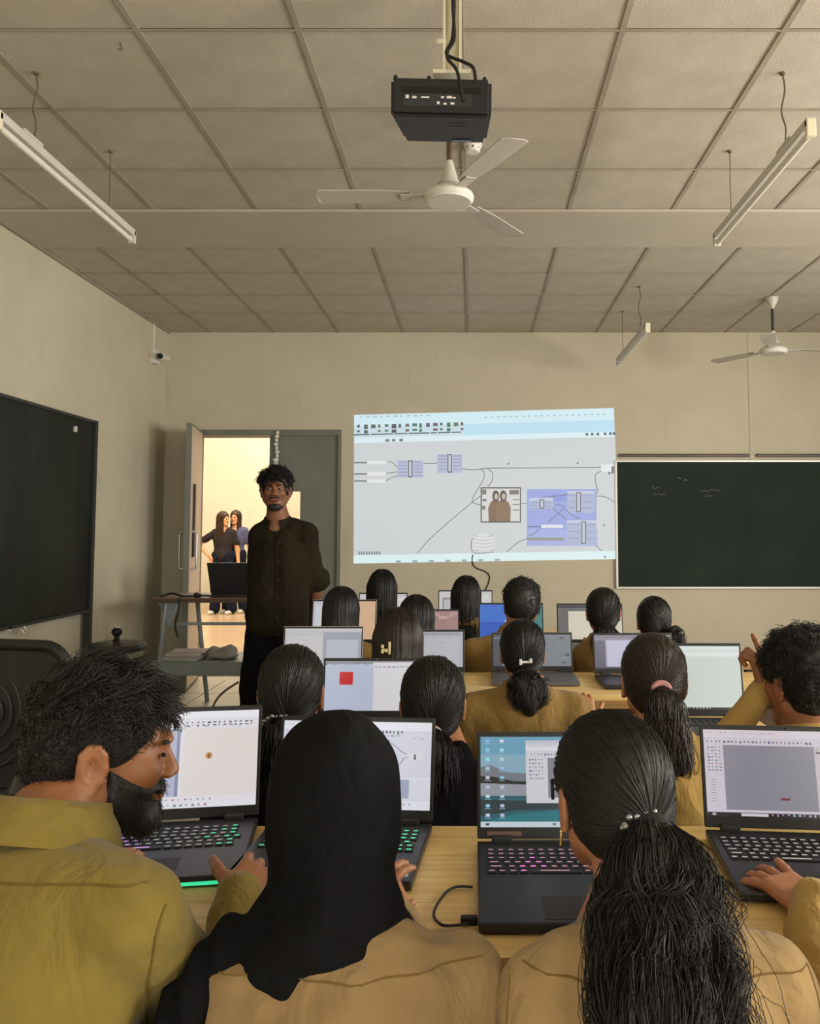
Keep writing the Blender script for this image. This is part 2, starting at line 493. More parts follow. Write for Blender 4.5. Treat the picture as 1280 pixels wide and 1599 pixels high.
def merge(parts):
    vs = []; fs = []; o = 0
    for v, f in parts:
        f = np.asarray(f)
        if f.shape[1] == 3: f = np.concatenate([f, f[:, 2:3]], 1)
        vs.append(v); fs.append(f+o); o += len(v)
    return np.concatenate(vs), np.concatenate(fs)
def strands(S, r0, r1, seg=3):
    """S: n x m x 3 polylines -> thin three-sided tapering tubes"""
    S = np.asarray(S, float); n, m, _ = S.shape
    T = np.gradient(S, axis=1); T /= np.linalg.norm(T, axis=2, keepdims=True)+1e-9
    A = np.zeros_like(T); A[..., 0] = .31; A[..., 1] = .83; A[..., 2] = .45
    X = np.cross(T, A); X /= np.linalg.norm(X, axis=2, keepdims=True)+1e-9; Y = np.cross(T, X)
    R = np.linspace(r0, r1, m)[None, :, None]
    V = np.stack([S+(X*math.cos(2*PI*k/seg)+Y*math.sin(2*PI*k/seg))*R for k in range(seg)], 2).reshape(-1, 3)
    i = np.arange(n)[:, None, None]; j = np.arange(m-1)[None, :, None]; k = np.arange(seg)[None, None, :]; k2 = (k+1) % seg
    id_ = lambda j, k: ((i*m+j)*seg+k)
    Q = np.stack(np.broadcast_arrays(id_(j, k), id_(j, k2), id_(j+1, k2), id_(j+1, k)), -1).reshape(-1, 4)
    return V, Q
def wob(freq, amp, seed=0, st=(1, 1, 1)):
    r = np.random.RandomState(seed)
    W = r.normal(size=(7, 3))*freq*np.array(st); ph = r.rand(7)*6.28; W2 = r.normal(size=(3, 3))*freq*.5
    def f(X):
        D = np.sin(X @ W2.T)*.9
        a = np.zeros(len(X))
        for i in range(7): a += np.sin(X @ W[i]+ph[i]+D[:, i % 3])
        return a*amp/2.6
    return f
def rot_zxy(yaw, pitch=0., roll=0.):
    """head frame: +Y face, yaw about Z (left positive), pitch nods forward positive, roll"""
    return np.array((Euler((0, 0, yaw)).to_matrix() @ Euler((-pitch, 0, 0)).to_matrix() @ Euler((0, roll, 0)).to_matrix()))

# ================================================================ the room
XL, XR, YB, YF, ZC = -2.844, 4.5, 7.48, -2.5, 3.193
T = .2
def sbox(name, lo, hi, material, bevel=0.):
    return tag(MB().box(lo, hi, bevel).build(name, material), kind='structure')
# floor with its tiles
fl = sbox('floor', (XL-T, YF-T, -.12), (XR+T, YB+T, -.006), 'floor_tile')
me_t = MB().box((-.2985, -.2985, -.01), (.2985, .2985, 0), .001).mesh('floor_tile_mesh'); me_t.materials.append(M('floor_tile'))
for ix in range(12):
    for iy in range(17):
        x = XL+.31+ix*.61; y = YB-.31-iy*.61
        if y < YF or x > XR: continue
        o = link('floor_tile', me_t, None, fl); o.location = (x, y, 0)
# hall beyond the door
tag(MB().box((-9, YB+T, -.12), (3.6, 14.4, 0)).build('floor_hall', 'hall_floor'), kind='structure')
sbox('wall_hall_far', (-9, 14.4, 0), (3.6, 14.6, 4.6), 'hall_paint')
sbox('wall_hall_left', (-9.2, YB+T, 0), (-9, 14.6, 4.6), 'hall_paint')
sbox('wall_hall_right', (3.6, YB+T, 0), (3.8, 14.6, 4.6), 'hall_paint')
sbox('ceiling_hall', (-9.2, YB+T, 4.6), (3.8, 14.6, 4.8), 'hall_paint')
sbox('wall_hall_over', (-9.2, YB, ZC+.1), (3.8, YB+T, 4.6), 'hall_paint')
sbox('wall_hall_near', (-9.2, YB, 0), (XL-T, YB+T, ZC+.1), 'hall_paint')
# walls
sbox('wall_left', (XL-T, YF-T, 0), (XL, YB+T, ZC+.1), 'wall_paint')
DX0, DX1, DZ = P(302, 700, YB).x, P(533, 700, YB).x, P(420, 671, YB).z
wf = MB().box((XL, YB, 0), (DX0, YB+T, ZC+.1)).box((DX0, YB, DZ), (DX1, YB+T, ZC+.1)).box((DX1, YB, 0), (XR+T, YB+T, ZC+.1)).build('wall_front', 'wall_paint')
tag(wf, kind='structure')
def wall_windows(name, fixed, spans, z0, z1, side):
    m = MB()
    if side == 'x':
        lo, hi = YF-T, YB+T; bx = lambda a, b, za, zb: m.box((fixed, a, za), (fixed+T, b, zb))
    else:
        lo, hi = XL, XR; bx = lambda a, b, za, zb: m.box((a, fixed-T, za), (b, fixed, zb))
    bx(lo, hi, 0, z0); bx(lo, hi, z1, ZC+.1)
    c = lo
    for a, b in spans: bx(c, a, z0, z1); c = b
    bx(c, hi, z0, z1)
    tag(m.build(name, 'wall_paint'), kind='structure')
wall_windows('wall_right', XR, [(-.4, 1.2), (1.8, 3.4), (4.0, 5.6)], 1.0, 2.5, 'x')
wall_windows('wall_rear', YF, [(-2.2, -.4), (.8, 2.6)], 1.2, 2.5, 'y')
n = 0
for a, b in [(-.4, 1.2), (1.8, 3.4), (4.0, 5.6)]:
    n += 1; m = MB(); x = XR+.1
    for y in (a+.02, (a+b)/2, b-.02): m.box((x, y-.02, 1.0), (x+.04, y+.02, 2.5))
    for z in (1.02, 1.9, 2.48): m.box((x, a, z-.02), (x+.04, b, z+.02))
    tag(m.build('window_%d' % n, 'window_frame'), kind='structure')
for a, b in [(-2.2, -.4), (.8, 2.6)]:
    n += 1; m = MB(); y = YF-.12
    for x in (a+.02, (a+b)/2, b-.02): m.box((x-.02, y-.04, 1.2), (x+.02, y, 2.5))
    for z in (1.22, 2.48): m.box((a, y-.04, z-.02), (b, y, z+.02))
    tag(m.build('window_%d' % n, 'window_frame'), kind='structure')
# ceiling: slab, lay-in tiles, T-bar grid, plaster band
ce = sbox('ceiling', (XL-T, YF-T, ZC+.03), (XR+T, YB, ZC+.2), 'plaster_band')
def yc(y): return (ZC-EYE)*1.0/((P(738, y, 1).z-EYE))
near = [yc(327), yc(265), yc(172), yc(48)]
rows = [near[0], near[1], near[2], near[3]]
st = .58
while rows[-1] > YF: rows.append(max(YF, rows[-1]-st))
far = [YB, yc(489), yc(461), yc(427), yc(384)]
colx = [XL]+[-.045+.6*k for k in range(-4, 8)]+[XR]
tile_cache = {}
def tile(x0, x1, y0, y1):
    k = (round(x1-x0, 3), round(y1-y0, 3))
    if k not in tile_cache:
        me = MB().box((-k[0]/2, -k[1]/2, 0), (k[0]/2, k[1]/2, .025), .003).mesh('ceiling_tile_mesh'); me.materials.append(M('tile')); tile_cache[k] = me
    o = link('ceiling_tile', tile_cache[k], None, ce); o.location = ((x0+x1)/2, (y0+y1)/2, ZC+.003+rnd.uniform(0, .002))
for rr in (rows, far):
    for a, b in zip(rr[:-1], rr[1:]):
        for x0, x1 in zip(colx[:-1], colx[1:]): tile(x0+.008, x1-.008, b+.006, a-.006)
for x in colx[1:-1]:
    for a, b in ((rows[-1], rows[0]), (far[-1], far[0])):
        MB().box((x-.011, a, ZC-.0015), (x+.011, b, ZC+.004)).build('runner_bar', 't_bar', ce)
for rr in (rows, far):
    for y in rr: MB().box((XL, y-.006, ZC-.001), (XR, y+.006, ZC+.003)).build('cross_bar', 't_bar', ce)
MB().box((XL, rows[0], ZC-.012), (XR, far[-1], ZC+.03), .004).build('plaster_band', 'plaster_band', ce)
MB().box((XL, YF, ZC-.012), (XL+.025, YB, ZC+.002)).build('edge_trim', 't_bar', ce)
# wall details: vertical joint on the front wall
xj = P(1170, 600, YB).x
tag(MB().box((xj-.012, YB-.006, 1.98), (xj+.012, YB+.01, ZC-.01)).build('trim_1', 'wall_paint'), kind='structure')

# ---------------------------------------------------------------- door
dx = DX1-DX0; fr = .055
dr = MB()
dr.box((DX0, YB-.01, 0), (DX0+.03, YB+T, DZ-fr)).box((DX1-fr*.55, YB-.01, 0), (DX1, YB+T, DZ-fr)).box((DX0+.0, YB-.01, DZ-fr), (DX1, YB+T, DZ))
door = tag(dr.build('door_1', 'door_paint'), kind='structure')
xm = P(424, 800, YB).x
rl = MB().box((xm, YB+.02, .01), (DX1-fr*.55, YB+.065, DZ-fr))
gx0, gx1, gz0, gz1 = P(436, 800, YB).x, P(468, 800, YB).x, P(450, 850, YB).z, P(450, 767, YB).z
rl = MB()
for lo, hi in (((xm, .01), (gx0, DZ-fr)), ((gx1, .01), (DX1-fr*.55, DZ-fr)), ((gx0, .01), (gx1, gz0)), ((gx0, gz1), (gx1, DZ-fr))):
    rl.box((lo[0], YB+.02, lo[1]), (hi[0], YB+.065, hi[1]))
leaf = rl.build('closed_leaf', 'door_paint', door)
MB().box((xm-.03, YB+.005, .01), (xm+.05, YB+.075, DZ-fr)).build('meeting_stile', 'door_paint', leaf)
m = MB()
for a, b in (((gx0-.012, gz0-.012), (gx0, gz1+.012)), ((gx1, gz0-.012), (gx1+.012, gz1+.012)), ((gx0, gz0-.012), (gx1, gz0)), ((gx0, gz1), (gx1, gz1+.012))):
    m.box((a[0], YB+.01, a[1]), (b[0], YB+.075, b[1]))
m.build('glazing_bead', 'door_paint', leaf)
MB().box((gx0, YB+.04, gz0), (gx1, YB+.044, gz1)).build('glass_pane', 'glass', leaf)
# open leaf, swung into the room
hx, hy = P(310, 800, YB).x, YB-.005
ex, ey = P(292, 800, 6.87).x, 6.87
al = math.atan2(hy-ey, hx-ex)
Lw = math.hypot(hx-ex, hy-ey)
R = Matrix.Rotation(al, 4, 'Z')
ol = MB().box((0, -.022, .01), (Lw, .022, DZ-.02)).build('open_leaf', 'door_paint', door)
ol.matrix_local = Matrix.Translation((ex, ey, 0)) @ R
MB().box((.02, -.026, .03), (Lw-.02, -.0215, DZ-.04)).build('leaf_face', 'door_hall_lit', ol)
m = MB().box((.13, -.04, 1.12), (.20, -.026, 1.75)).build('vision_slot', 'grey_plastic', ol)
for sgn in (-1, 1):
    y = .07*sgn
    m = MB().tube([(.09, 0.024*sgn, 1.02), (.09, y*.9, 1.025), (.09, y, 1.05), (.09, y, 1.18), (.09, y, 1.31), (.09, y*.9, 1.335), (.09, .024*sgn, 1.34)], .010, 10)
    m.build('pull_handle', 'steel', ol, True)
MB().cyl((.06, -.045, .80), (.06, .045, .80), .02, n=14).build('lock_cylinder', 'steel', ol, True)
# garland of paper flowers hung from the door head
g = thing('garland', P(432, 672, YB-.03), 0, 'white paper garland hanging from the top of the door frame', 'garland')
zt = 0
m = MB().tube([(0, 0, .0), (0.004, 0, -.16), (0, 0, -.33)], .003, 6); m.build('string', 'white_plastic', g)
for i in range(9):
    MB().ball((rnd.uniform(-.008, .008), rnd.uniform(-.008, .008), -.02-i*.036), (.016+.006*(i % 2)+.006*(i > 6), .014, .019), 8).build('flower', 'white_plastic', g, True)

# ---------------------------------------------------------------- boards
YBD = YB-.001
def wp(x, y): return P(x, y, YB)
a = wp(962, 722); b = wp(966, 916)
bx0, bz1, bz0, bx1 = a.x, a.z, b.z, 4.3
gb = thing('chalkboard', (bx0, YB, bz0), 0, 'long green chalkboard with pale metal frame on the wall beside the projected picture', 'chalkboard')
W_, H_ = bx1-bx0, bz1-bz0
MB().box((0, -.022, 0), (W_, 0, H_)).build('panel', 'wall_green', gb)
m = MB().box((-.02, -.035, -.018), (W_+.02, 0, 0), .003); m.build('frame_rail', 'alu', gb)
MB().box((-.02, -.035, H_), (W_+.02, 0, H_+.018), .003).build('frame_rail', 'alu', gb)
MB().box((-.02, -.035, 0), (0, 0, H_), .003).build('frame_stile', 'alu', gb)
MB().box((W_, -.035, 0), (W_+.02, 0, H_), .003).build('frame_stile', 'alu', gb)
def squig(seed, n, w, h):
    r = random.Random(seed); p = []
    for i in range(n): p.append(Vector((w*i/n, 0, h*r.uniform(-1, 1))))
    return crom(p, 4)
for i, (px, py, n_, w_, h_) in enumerate([(1056, 747, 5, .05, .008), (1066, 750, 4, .04, .006), (1017, 762, 8, .09, .012), (1019, 772, 9, .12, .012), (1092, 766, 12, .20, .010), (1098, 776, 6, .09, .012)]):
    p = wp(px, py); v = p-Vector((bx0, YB, bz0))
    MB().tube([q+Vector((v.x, -.0225, v.z)) for q in squig(i, n_, w_, h_)], .0022 if i < 2 else .0011, 4).build('chalk_mark', 'chalk', gb)
# picture rails above the board
for (xa, xb) in ((966, 1168), (1180, 1420)):
    a = wp(xa, 712); b = wp(xb, 712)
    o = MB().box((0, -.03, -.012), (b.x-a.x, 0, .012), .003).box((0, -.045, .012), (b.x-a.x, 0, .016)).build('picture_rail', 'dark_wood', None, loc=(a.x, YB, a.z))
    tag(o, 'thin dark rail over the green chalkboard, %s the joint in the wall' % ('left of' if xa < 1000 else 'right of'), 'rail', 'rails above the chalkboard')
# black board along the left wall on iron posts
y1 = 5.98; y0 = 3.3; zb, zt = .775, 2.135
lb = thing('blackboard', (XL+.03, y1, 0), 0, 'worn black chalkboard on an iron post along the left wall', 'blackboard')
MB().box((0, y0-y1, zb), (.025, -.03, zt)).build('panel', 'slate_black', lb)
MB().box((-.005, y0-y1, zt), (.035, -.02, zt+.02)).build('frame_rail', 'frame_iron', lb)
MB().box((-.005, y0-y1, zb-.02), (.04, -.02, zb)).build('frame_rail', 'frame_iron', lb)
MB().box((-.01, -.03, .0), (.04, .01, zt+.02)).build('post', 'frame_iron', lb)
MB().box((-.01, y0-y1-.04, .0), (.04, y0-y1, zt+.02)).build('post', 'frame_iron', lb)
for py in (-.32, -1.05):
    MB().box((.025, py-.012, zb-.03 if py < -.5 else zt-.10), (.04, py+.012, zb-.005 if py < -.5 else zt-.06)).build('clip', 'white_plastic', lb)
MB().tube([(.042, -.9, zb-.02), (.06, -.9, zb-.05), (.06, -.94, zb-.055), (.045, -.95, zb-.03)], .006, 8).build('hook', 'alu', lb)

# ================================================================ self-lit panel standing in for the projector's light on the front wall
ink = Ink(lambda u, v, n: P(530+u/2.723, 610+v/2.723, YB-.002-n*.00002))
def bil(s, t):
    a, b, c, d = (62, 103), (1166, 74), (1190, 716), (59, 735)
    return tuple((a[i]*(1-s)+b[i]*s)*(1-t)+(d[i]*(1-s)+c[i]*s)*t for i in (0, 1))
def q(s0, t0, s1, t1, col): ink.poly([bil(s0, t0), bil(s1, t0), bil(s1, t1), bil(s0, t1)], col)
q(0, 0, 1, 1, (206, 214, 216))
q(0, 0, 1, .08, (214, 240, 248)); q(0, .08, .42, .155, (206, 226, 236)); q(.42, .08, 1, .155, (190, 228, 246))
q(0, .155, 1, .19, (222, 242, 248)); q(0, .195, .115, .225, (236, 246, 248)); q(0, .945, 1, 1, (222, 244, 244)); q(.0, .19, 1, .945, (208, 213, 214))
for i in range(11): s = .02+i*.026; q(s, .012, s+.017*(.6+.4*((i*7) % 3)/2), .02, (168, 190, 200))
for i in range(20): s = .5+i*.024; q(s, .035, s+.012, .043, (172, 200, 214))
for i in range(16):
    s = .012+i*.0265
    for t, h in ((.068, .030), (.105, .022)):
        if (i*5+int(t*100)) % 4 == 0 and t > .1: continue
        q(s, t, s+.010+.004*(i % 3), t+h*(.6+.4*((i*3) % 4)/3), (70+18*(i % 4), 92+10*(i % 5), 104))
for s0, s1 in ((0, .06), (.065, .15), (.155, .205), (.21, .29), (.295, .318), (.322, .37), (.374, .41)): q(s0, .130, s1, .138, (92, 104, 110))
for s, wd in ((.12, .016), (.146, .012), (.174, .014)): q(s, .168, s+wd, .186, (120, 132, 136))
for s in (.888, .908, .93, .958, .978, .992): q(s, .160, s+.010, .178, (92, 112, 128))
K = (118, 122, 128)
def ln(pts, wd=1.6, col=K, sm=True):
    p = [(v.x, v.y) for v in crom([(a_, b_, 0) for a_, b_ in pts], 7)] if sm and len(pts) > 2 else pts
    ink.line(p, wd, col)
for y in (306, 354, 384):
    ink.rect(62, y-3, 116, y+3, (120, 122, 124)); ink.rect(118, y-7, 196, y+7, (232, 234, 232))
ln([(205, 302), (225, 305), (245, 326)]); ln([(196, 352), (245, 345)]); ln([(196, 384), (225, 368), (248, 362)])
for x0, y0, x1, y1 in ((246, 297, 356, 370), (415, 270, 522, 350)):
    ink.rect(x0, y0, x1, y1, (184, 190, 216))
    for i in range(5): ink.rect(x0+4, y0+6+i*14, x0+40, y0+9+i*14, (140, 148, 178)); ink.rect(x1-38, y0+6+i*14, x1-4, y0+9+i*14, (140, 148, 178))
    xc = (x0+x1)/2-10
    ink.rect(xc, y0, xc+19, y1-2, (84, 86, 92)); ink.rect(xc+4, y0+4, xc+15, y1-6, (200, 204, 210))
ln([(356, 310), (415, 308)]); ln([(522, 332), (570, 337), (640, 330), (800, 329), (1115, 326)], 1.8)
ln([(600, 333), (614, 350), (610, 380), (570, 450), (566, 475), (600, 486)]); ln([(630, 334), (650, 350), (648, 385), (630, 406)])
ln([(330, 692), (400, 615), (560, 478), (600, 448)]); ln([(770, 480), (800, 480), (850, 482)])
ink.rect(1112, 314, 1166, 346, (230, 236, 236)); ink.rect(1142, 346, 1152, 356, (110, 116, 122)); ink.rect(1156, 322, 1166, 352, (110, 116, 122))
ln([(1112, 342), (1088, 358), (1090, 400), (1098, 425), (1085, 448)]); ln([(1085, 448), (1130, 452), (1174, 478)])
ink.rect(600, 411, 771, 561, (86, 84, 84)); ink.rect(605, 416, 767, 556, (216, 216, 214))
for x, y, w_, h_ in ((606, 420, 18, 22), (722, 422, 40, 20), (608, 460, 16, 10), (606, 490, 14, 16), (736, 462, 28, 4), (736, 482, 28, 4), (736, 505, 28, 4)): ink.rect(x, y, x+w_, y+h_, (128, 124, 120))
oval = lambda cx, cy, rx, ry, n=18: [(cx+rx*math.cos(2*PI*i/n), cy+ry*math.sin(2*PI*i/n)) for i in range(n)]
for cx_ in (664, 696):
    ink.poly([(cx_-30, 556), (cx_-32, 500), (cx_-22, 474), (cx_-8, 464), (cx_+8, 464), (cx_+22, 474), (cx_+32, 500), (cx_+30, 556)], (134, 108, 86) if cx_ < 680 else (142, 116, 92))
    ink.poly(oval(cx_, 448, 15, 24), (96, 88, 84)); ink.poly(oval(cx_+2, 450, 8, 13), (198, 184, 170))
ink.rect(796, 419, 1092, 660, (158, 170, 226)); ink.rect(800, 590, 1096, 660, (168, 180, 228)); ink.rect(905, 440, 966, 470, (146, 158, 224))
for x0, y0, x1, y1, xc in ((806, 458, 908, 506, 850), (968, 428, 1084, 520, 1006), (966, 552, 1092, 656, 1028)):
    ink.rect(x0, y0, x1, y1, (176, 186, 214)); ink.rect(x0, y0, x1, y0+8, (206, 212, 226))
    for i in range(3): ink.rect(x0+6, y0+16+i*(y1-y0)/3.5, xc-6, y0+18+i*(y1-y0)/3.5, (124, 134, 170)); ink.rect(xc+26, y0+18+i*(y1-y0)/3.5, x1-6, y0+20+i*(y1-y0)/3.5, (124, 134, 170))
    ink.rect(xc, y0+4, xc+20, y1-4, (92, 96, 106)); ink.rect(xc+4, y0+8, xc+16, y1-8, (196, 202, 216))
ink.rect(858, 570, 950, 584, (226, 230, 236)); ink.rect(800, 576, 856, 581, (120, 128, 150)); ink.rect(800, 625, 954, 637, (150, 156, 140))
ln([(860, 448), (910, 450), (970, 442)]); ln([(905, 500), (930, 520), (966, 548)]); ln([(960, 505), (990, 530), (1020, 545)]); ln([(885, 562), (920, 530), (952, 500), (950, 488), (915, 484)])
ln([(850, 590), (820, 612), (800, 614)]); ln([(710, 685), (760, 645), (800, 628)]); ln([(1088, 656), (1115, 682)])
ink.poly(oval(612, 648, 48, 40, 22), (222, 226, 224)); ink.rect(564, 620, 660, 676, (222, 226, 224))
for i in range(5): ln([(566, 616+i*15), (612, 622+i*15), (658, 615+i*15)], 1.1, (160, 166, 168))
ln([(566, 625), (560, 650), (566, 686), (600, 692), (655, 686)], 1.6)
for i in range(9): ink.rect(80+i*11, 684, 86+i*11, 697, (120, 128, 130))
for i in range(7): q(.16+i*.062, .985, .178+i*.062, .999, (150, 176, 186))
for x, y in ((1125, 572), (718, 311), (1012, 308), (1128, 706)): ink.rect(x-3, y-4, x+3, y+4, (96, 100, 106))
pj = ink.build('projected_picture_panel', 'projection_glow')
tag(pj, 'self-lit panel with the projected picture of linked boxes and wires on the front wall', 'projection_glow')
# thin black cable hanging below the picture
pts = [P(x, y, YB-.006) for x, y in ((738, 866), (737, 876), (742, 886), (758, 893), (764, 900), (762, 912), (755, 926))]
c0 = pts[0].copy(); o = MB().tube([p-c0 for p in crom(pts, 6)], .0055, 6).build('cable', 'cable', None, True, loc=c0)
tag(o, 'thin black cable curling down the wall below the projected picture', 'cable')

# ================================================================ ceiling fixtures
def tube_light(X, ya, yb, z, wires, label):
    t = thing('tube_light', (X, (ya+yb)/2, z), 0, label, 'tube light', 'hanging tube lights')
    h = (yb-ya)/2
    MB().box((-.018, -h, 0), (.018, h, .034), .004).build('batten', 'white_metal', t)
    MB().cyl((0, -h+.03, -.022), (0, h-.03, -.022), .0135, n=14).build('tube', 'tube_glass', t, True)
    for e in (-1, 1):
        MB().box((-.018, e*h-.022 if e > 0 else e*h-.003, -.038), (.018, e*h+.003 if e > 0 else e*h+.022, .03), .004).build('end_holder', 'cream_plastic' if e < 0 else 'white_metal', t)
    MB().box((-.020, -h+.16, .034), (.020, -h+.30, .046), .004).build('ballast_cover', 'white_metal', t)
    for i, wy in enumerate(wires):
        y = wy-(ya+yb)/2; L = ZC-z
        k = .008 if i == 0 else .001
        MB().tube(crom([(0, y, .033), (k, y, L*.35), (-k, y, L*.55), (k, y, L*.8), (0, y, L+.004)], 4), .0035 if i == 0 else .0022, 6).build('wire', 'brown_wire', t)
        MB().lathe([(.010, -.008), (.012, 0)], (0, y, L+.002), 10).build('ceiling_hook', 'brown_wire', t)
    return t
tube_light(-1.77, 2.92, 4.14, EYE+1.53, (3.18, 3.86), 'long white tube light hanging on wires near the left wall')
tube_light(1.255, 2.92, 4.10, EYE+1.50, (3.18, 3.86), 'long white tube light hanging at upper right over the students')
tube_light(1.262, 5.78, 6.98, EYE+1.47, (6.06, 6.76), 'far white tube light hanging near the front wall')

def fan(X, Y, z, r, a0, label, rod='dark_wood'):
    t = thing('ceiling_fan', (X, Y, z), 0, label, 'ceiling fan', 'ceiling fans')
    L = ZC-z
    MB().lathe([(.012, L-.09), (.045, L-.03), (.05, L)], n=20).build('canopy', 'white_metal', t, True)
    MB().cyl((0, 0, .12), (0, 0, L-.06), .011, n=12).build('down_rod', rod, t, True)
    MB().lathe([(.016, .16), (.022, .14), (.04, .075), (.055, .05)], n=24).build('coupling_cover', 'white_metal', t, True)
    MB().lathe([(.07, -.026), (.096, -.025), (.101, -.016), (.106, -.012), (.108, .0), (.104, .012), (.09, .022), (.07, .034), (.05, .05)], n=36).build('motor', 'white_plastic', t, True)
    MB().lathe([(.002, -.022), (.075, -.022), (.088, -.0262)], n=30).build('bottom_cap', 'white_metal', t, True)
    for i in range(3):
        a = a0+i*2*PI/3; R_ = Matrix.Rotation(a, 4, 'Z')
        b = MB().prism([(.17, -.042, .006), (.30, -.058, .004), (.56, -.062, .002), (.575, -.03, .002), (.575, .03, .010), (.56, .055, .014), (.30, .045, .014), (.17, .03, .014)], (0, 0, .004)).build('blade', 'fan_blade', t)
        b.matrix_local = R_
        MB().prism([(.085, -.02, .004), (.21, -.025, .002), (.21, .02, .004), (.085, .02, .004)], (0, 0, .004)).build('blade_arm', 'white_metal', b)
    return t
fan(P(701, 308, 3.43).x, 3.43, P(701, 308, 3.43).z, .1, math.radians(178), 'white ceiling fan hanging just beyond the projector')
fan(P(1207, 548, 6.35).x, 6.35, P(1207, 548, 6.35).z, .1, math.radians(6), 'small white ceiling fan far off above the green chalkboard', 'frame_iron')
# round sensor on the ceiling behind the projector
sp = P(738, 232, yc(226)); s_ = thing('smoke_detector', (sp.x, sp.y, ZC+.002), 0, 'small round white detector on the ceiling behind the projector', 'detector')
MB().lathe([(.028, -.040), (.036, -.032), (.04, -.012), (.045, -.010), (.045, 0)], n=24).build('housing', 'white_plastic', s_, True)
for i in range(8):
    a = 2*PI*i/8; MB().box((.034*math.cos(a)-.004, .034*math.sin(a)-.004, -.03), (.034*math.cos(a)+.004, .034*math.sin(a)+.004, -.014)).build('vent_slot', 'grey_plastic', s_)
# rusty screw hook at upper left of the ceiling
hk = P(188, 70, yc(68)); o = MB().tube([(0, 0, .012), (0, 0, -.01), (.008, 0, -.02), (0, 0, -.028), (-.008, 0, -.02)], .003, 6).build('ceiling_hook', 'brown_wire', None, True, loc=(hk.x, hk.y, ZC))
tag(o, 'tiny bare hook in a ceiling tile at upper left', 'hook')

# ---------------------------------------------------------------- projector on its ceiling pole
pc = P(688, 168, 2.46); pr_ = thing('projector', (P(688, 150, 2.46).x, 2.46, P(688, 182, 2.46).z), 0, 'black ceiling projector with ports facing the class', 'projector')
TL = math.radians(9.5); RX = Matrix.Rotation(TL, 4, 'X') @ Matrix.Rotation(math.radians(1.2), 4, 'Y')
def pj_(mb, name, material, parent=pr_, smooth=False):
    o = mb.build(name, material, parent, smooth); o.matrix_local = RX; return o
Wp, Dp, Hp = .316, .255, .122
m = MB(); m.prism([(-Wp/2, 0, .0), (Wp/2, 0, 0), (Wp/2-.012, Dp, 0), (-Wp/2+.024, Dp, 0)], (0, 0, Hp*.96))
bmesh.ops.bevel(m.bm, geom=list(m.bm.edges), offset=.012, segments=3, affect='EDGES')
body = pj_(m, 'body', 'black_plastic', smooth=True)
pj_(MB().prism([(-Wp/2+.012, .012, -.003), (Wp/2-.012, .012, -.003), (Wp/2-.024, Dp-.012, -.003), (-Wp/2+.036, Dp-.012, -.003)], (0, 0, .006)), 'bottom_cover', 'grey_plastic')
pj_(MB().box((-Wp/2+.035, -.002, .07), (Wp/2-.035, .004, .088)), 'port_slot', 'lens')
pj_(MB().box((-Wp/2+.04, -.0015, .03), (Wp/2-.06, .004, .068)), 'port_panel', 'key_black')
for i, (x, z, w_, h_) in enumerate([(-.11, .052, .010, .010), (-.09, .052, .014, .007), (-.062, .054, .026, .004), (.0, .054, .010, .006), (.018, .054, .016, .007), (.036, .054, .01, .004), (-.012, .036, .008, .008), (.008, .035, .010, .005), (.03, .036, .012, .006)]):
    pj_(MB().box((x, -.004, z), (x+w_, 0, z+h_)), 'port', 'alu' if i in (1, 3) else 'white_plastic')
for x in (-.145, -.04, .135): pj_(MB().lathe([(.007, 0), (.007, .012), (.004, .016)], (x, .03, Hp*.95), 10), 'foot', 'black_plastic')
for i in range(3): pj_(MB().box((.028+i*.018, .05, -.005), (.040+i*.018, .062, -.001)), 'button', 'key_black')
pj_(MB().box((.025, .085, -.005), (.082, .090, -.001)), 'groove', 'lens')
pj_(MB().box((.03, Dp-.045, -.006), (.095, Dp-.025, -.001)), 'vent', 'lens')
pj_(MB().cyl((.065, Dp-.02, .045), (.065, Dp+.018, .045), .038, n=24), 'lens_ring', 'black_plastic', smooth=True)
pj_(MB().cyl((.065, Dp+.012, .045), (.065, Dp+.020, .045), .030, n=24), 'lens_glass', 'lens')
# mount pole: white steel channel to the ceiling
zp = P(705, 118, 2.56).z
po = thing('projector_mount', (P(706, 90, 2.56).x, 2.56, zp), 0, 'white steel pole holding the projector below the ceiling', 'mount')
m = MB().box((-.03, -.012, -.01), (-.022, .03, ZC-zp)).box((.022, -.012, -.01), (.03, .03, ZC-zp)).box((-.03, .022, -.01), (.03, .03, ZC-zp)); m.build('channel', 'cream_plastic', po)
MB().box((-.07, -.07, ZC-zp-.006), (.07, .07, ZC-zp)).build('ceiling_plate', 'cream_plastic', po)
MB().box((-.06, -.05, -.02), (.06, .07, -.008)).build('bracket', 'cream_plastic', po)
MB().cyl((-.05, -.01, .11), (-.02, -.01, .11), .009, n=12).build('wing_bolt', 'cream_plastic', po)
cb = P(705, 0, 2.53)
def cable(name, pts, r, label, cat='cable', group=None, material='cable'):
    pts = [Vector(p) for p in pts]; c0 = pts[0].copy()
    o = MB().tube([p-c0 for p in crom(pts, 7)], r, 8).build(name, material, None, True, loc=c0)
    return tag(o, label, cat, group)
cable('projector_cable', [P(x, y, Y) for x, y, Y in ((708, -40, 2.53), (709, 10, 2.525), (706, 60, 2.52), (697, 84, 2.51), (722, 96, 2.49), (738, 105, 2.47), (742, 122, 2.452), (742, 132, 2.448))], .0055, 'black cable from the pole curving to the right end of the projector')
cable('projector_cable', [P(x, y, Y) for x, y, Y in ((706, -40, 2.52), (707, 10, 2.51), (709, 60, 2.51), (699, 80, 2.5), (699, 92, 2.49), (712, 108, 2.46), (718, 130, 2.445), (724, 158, 2.447))], .0055, 'black cable plugged into the middle ports of the projector')

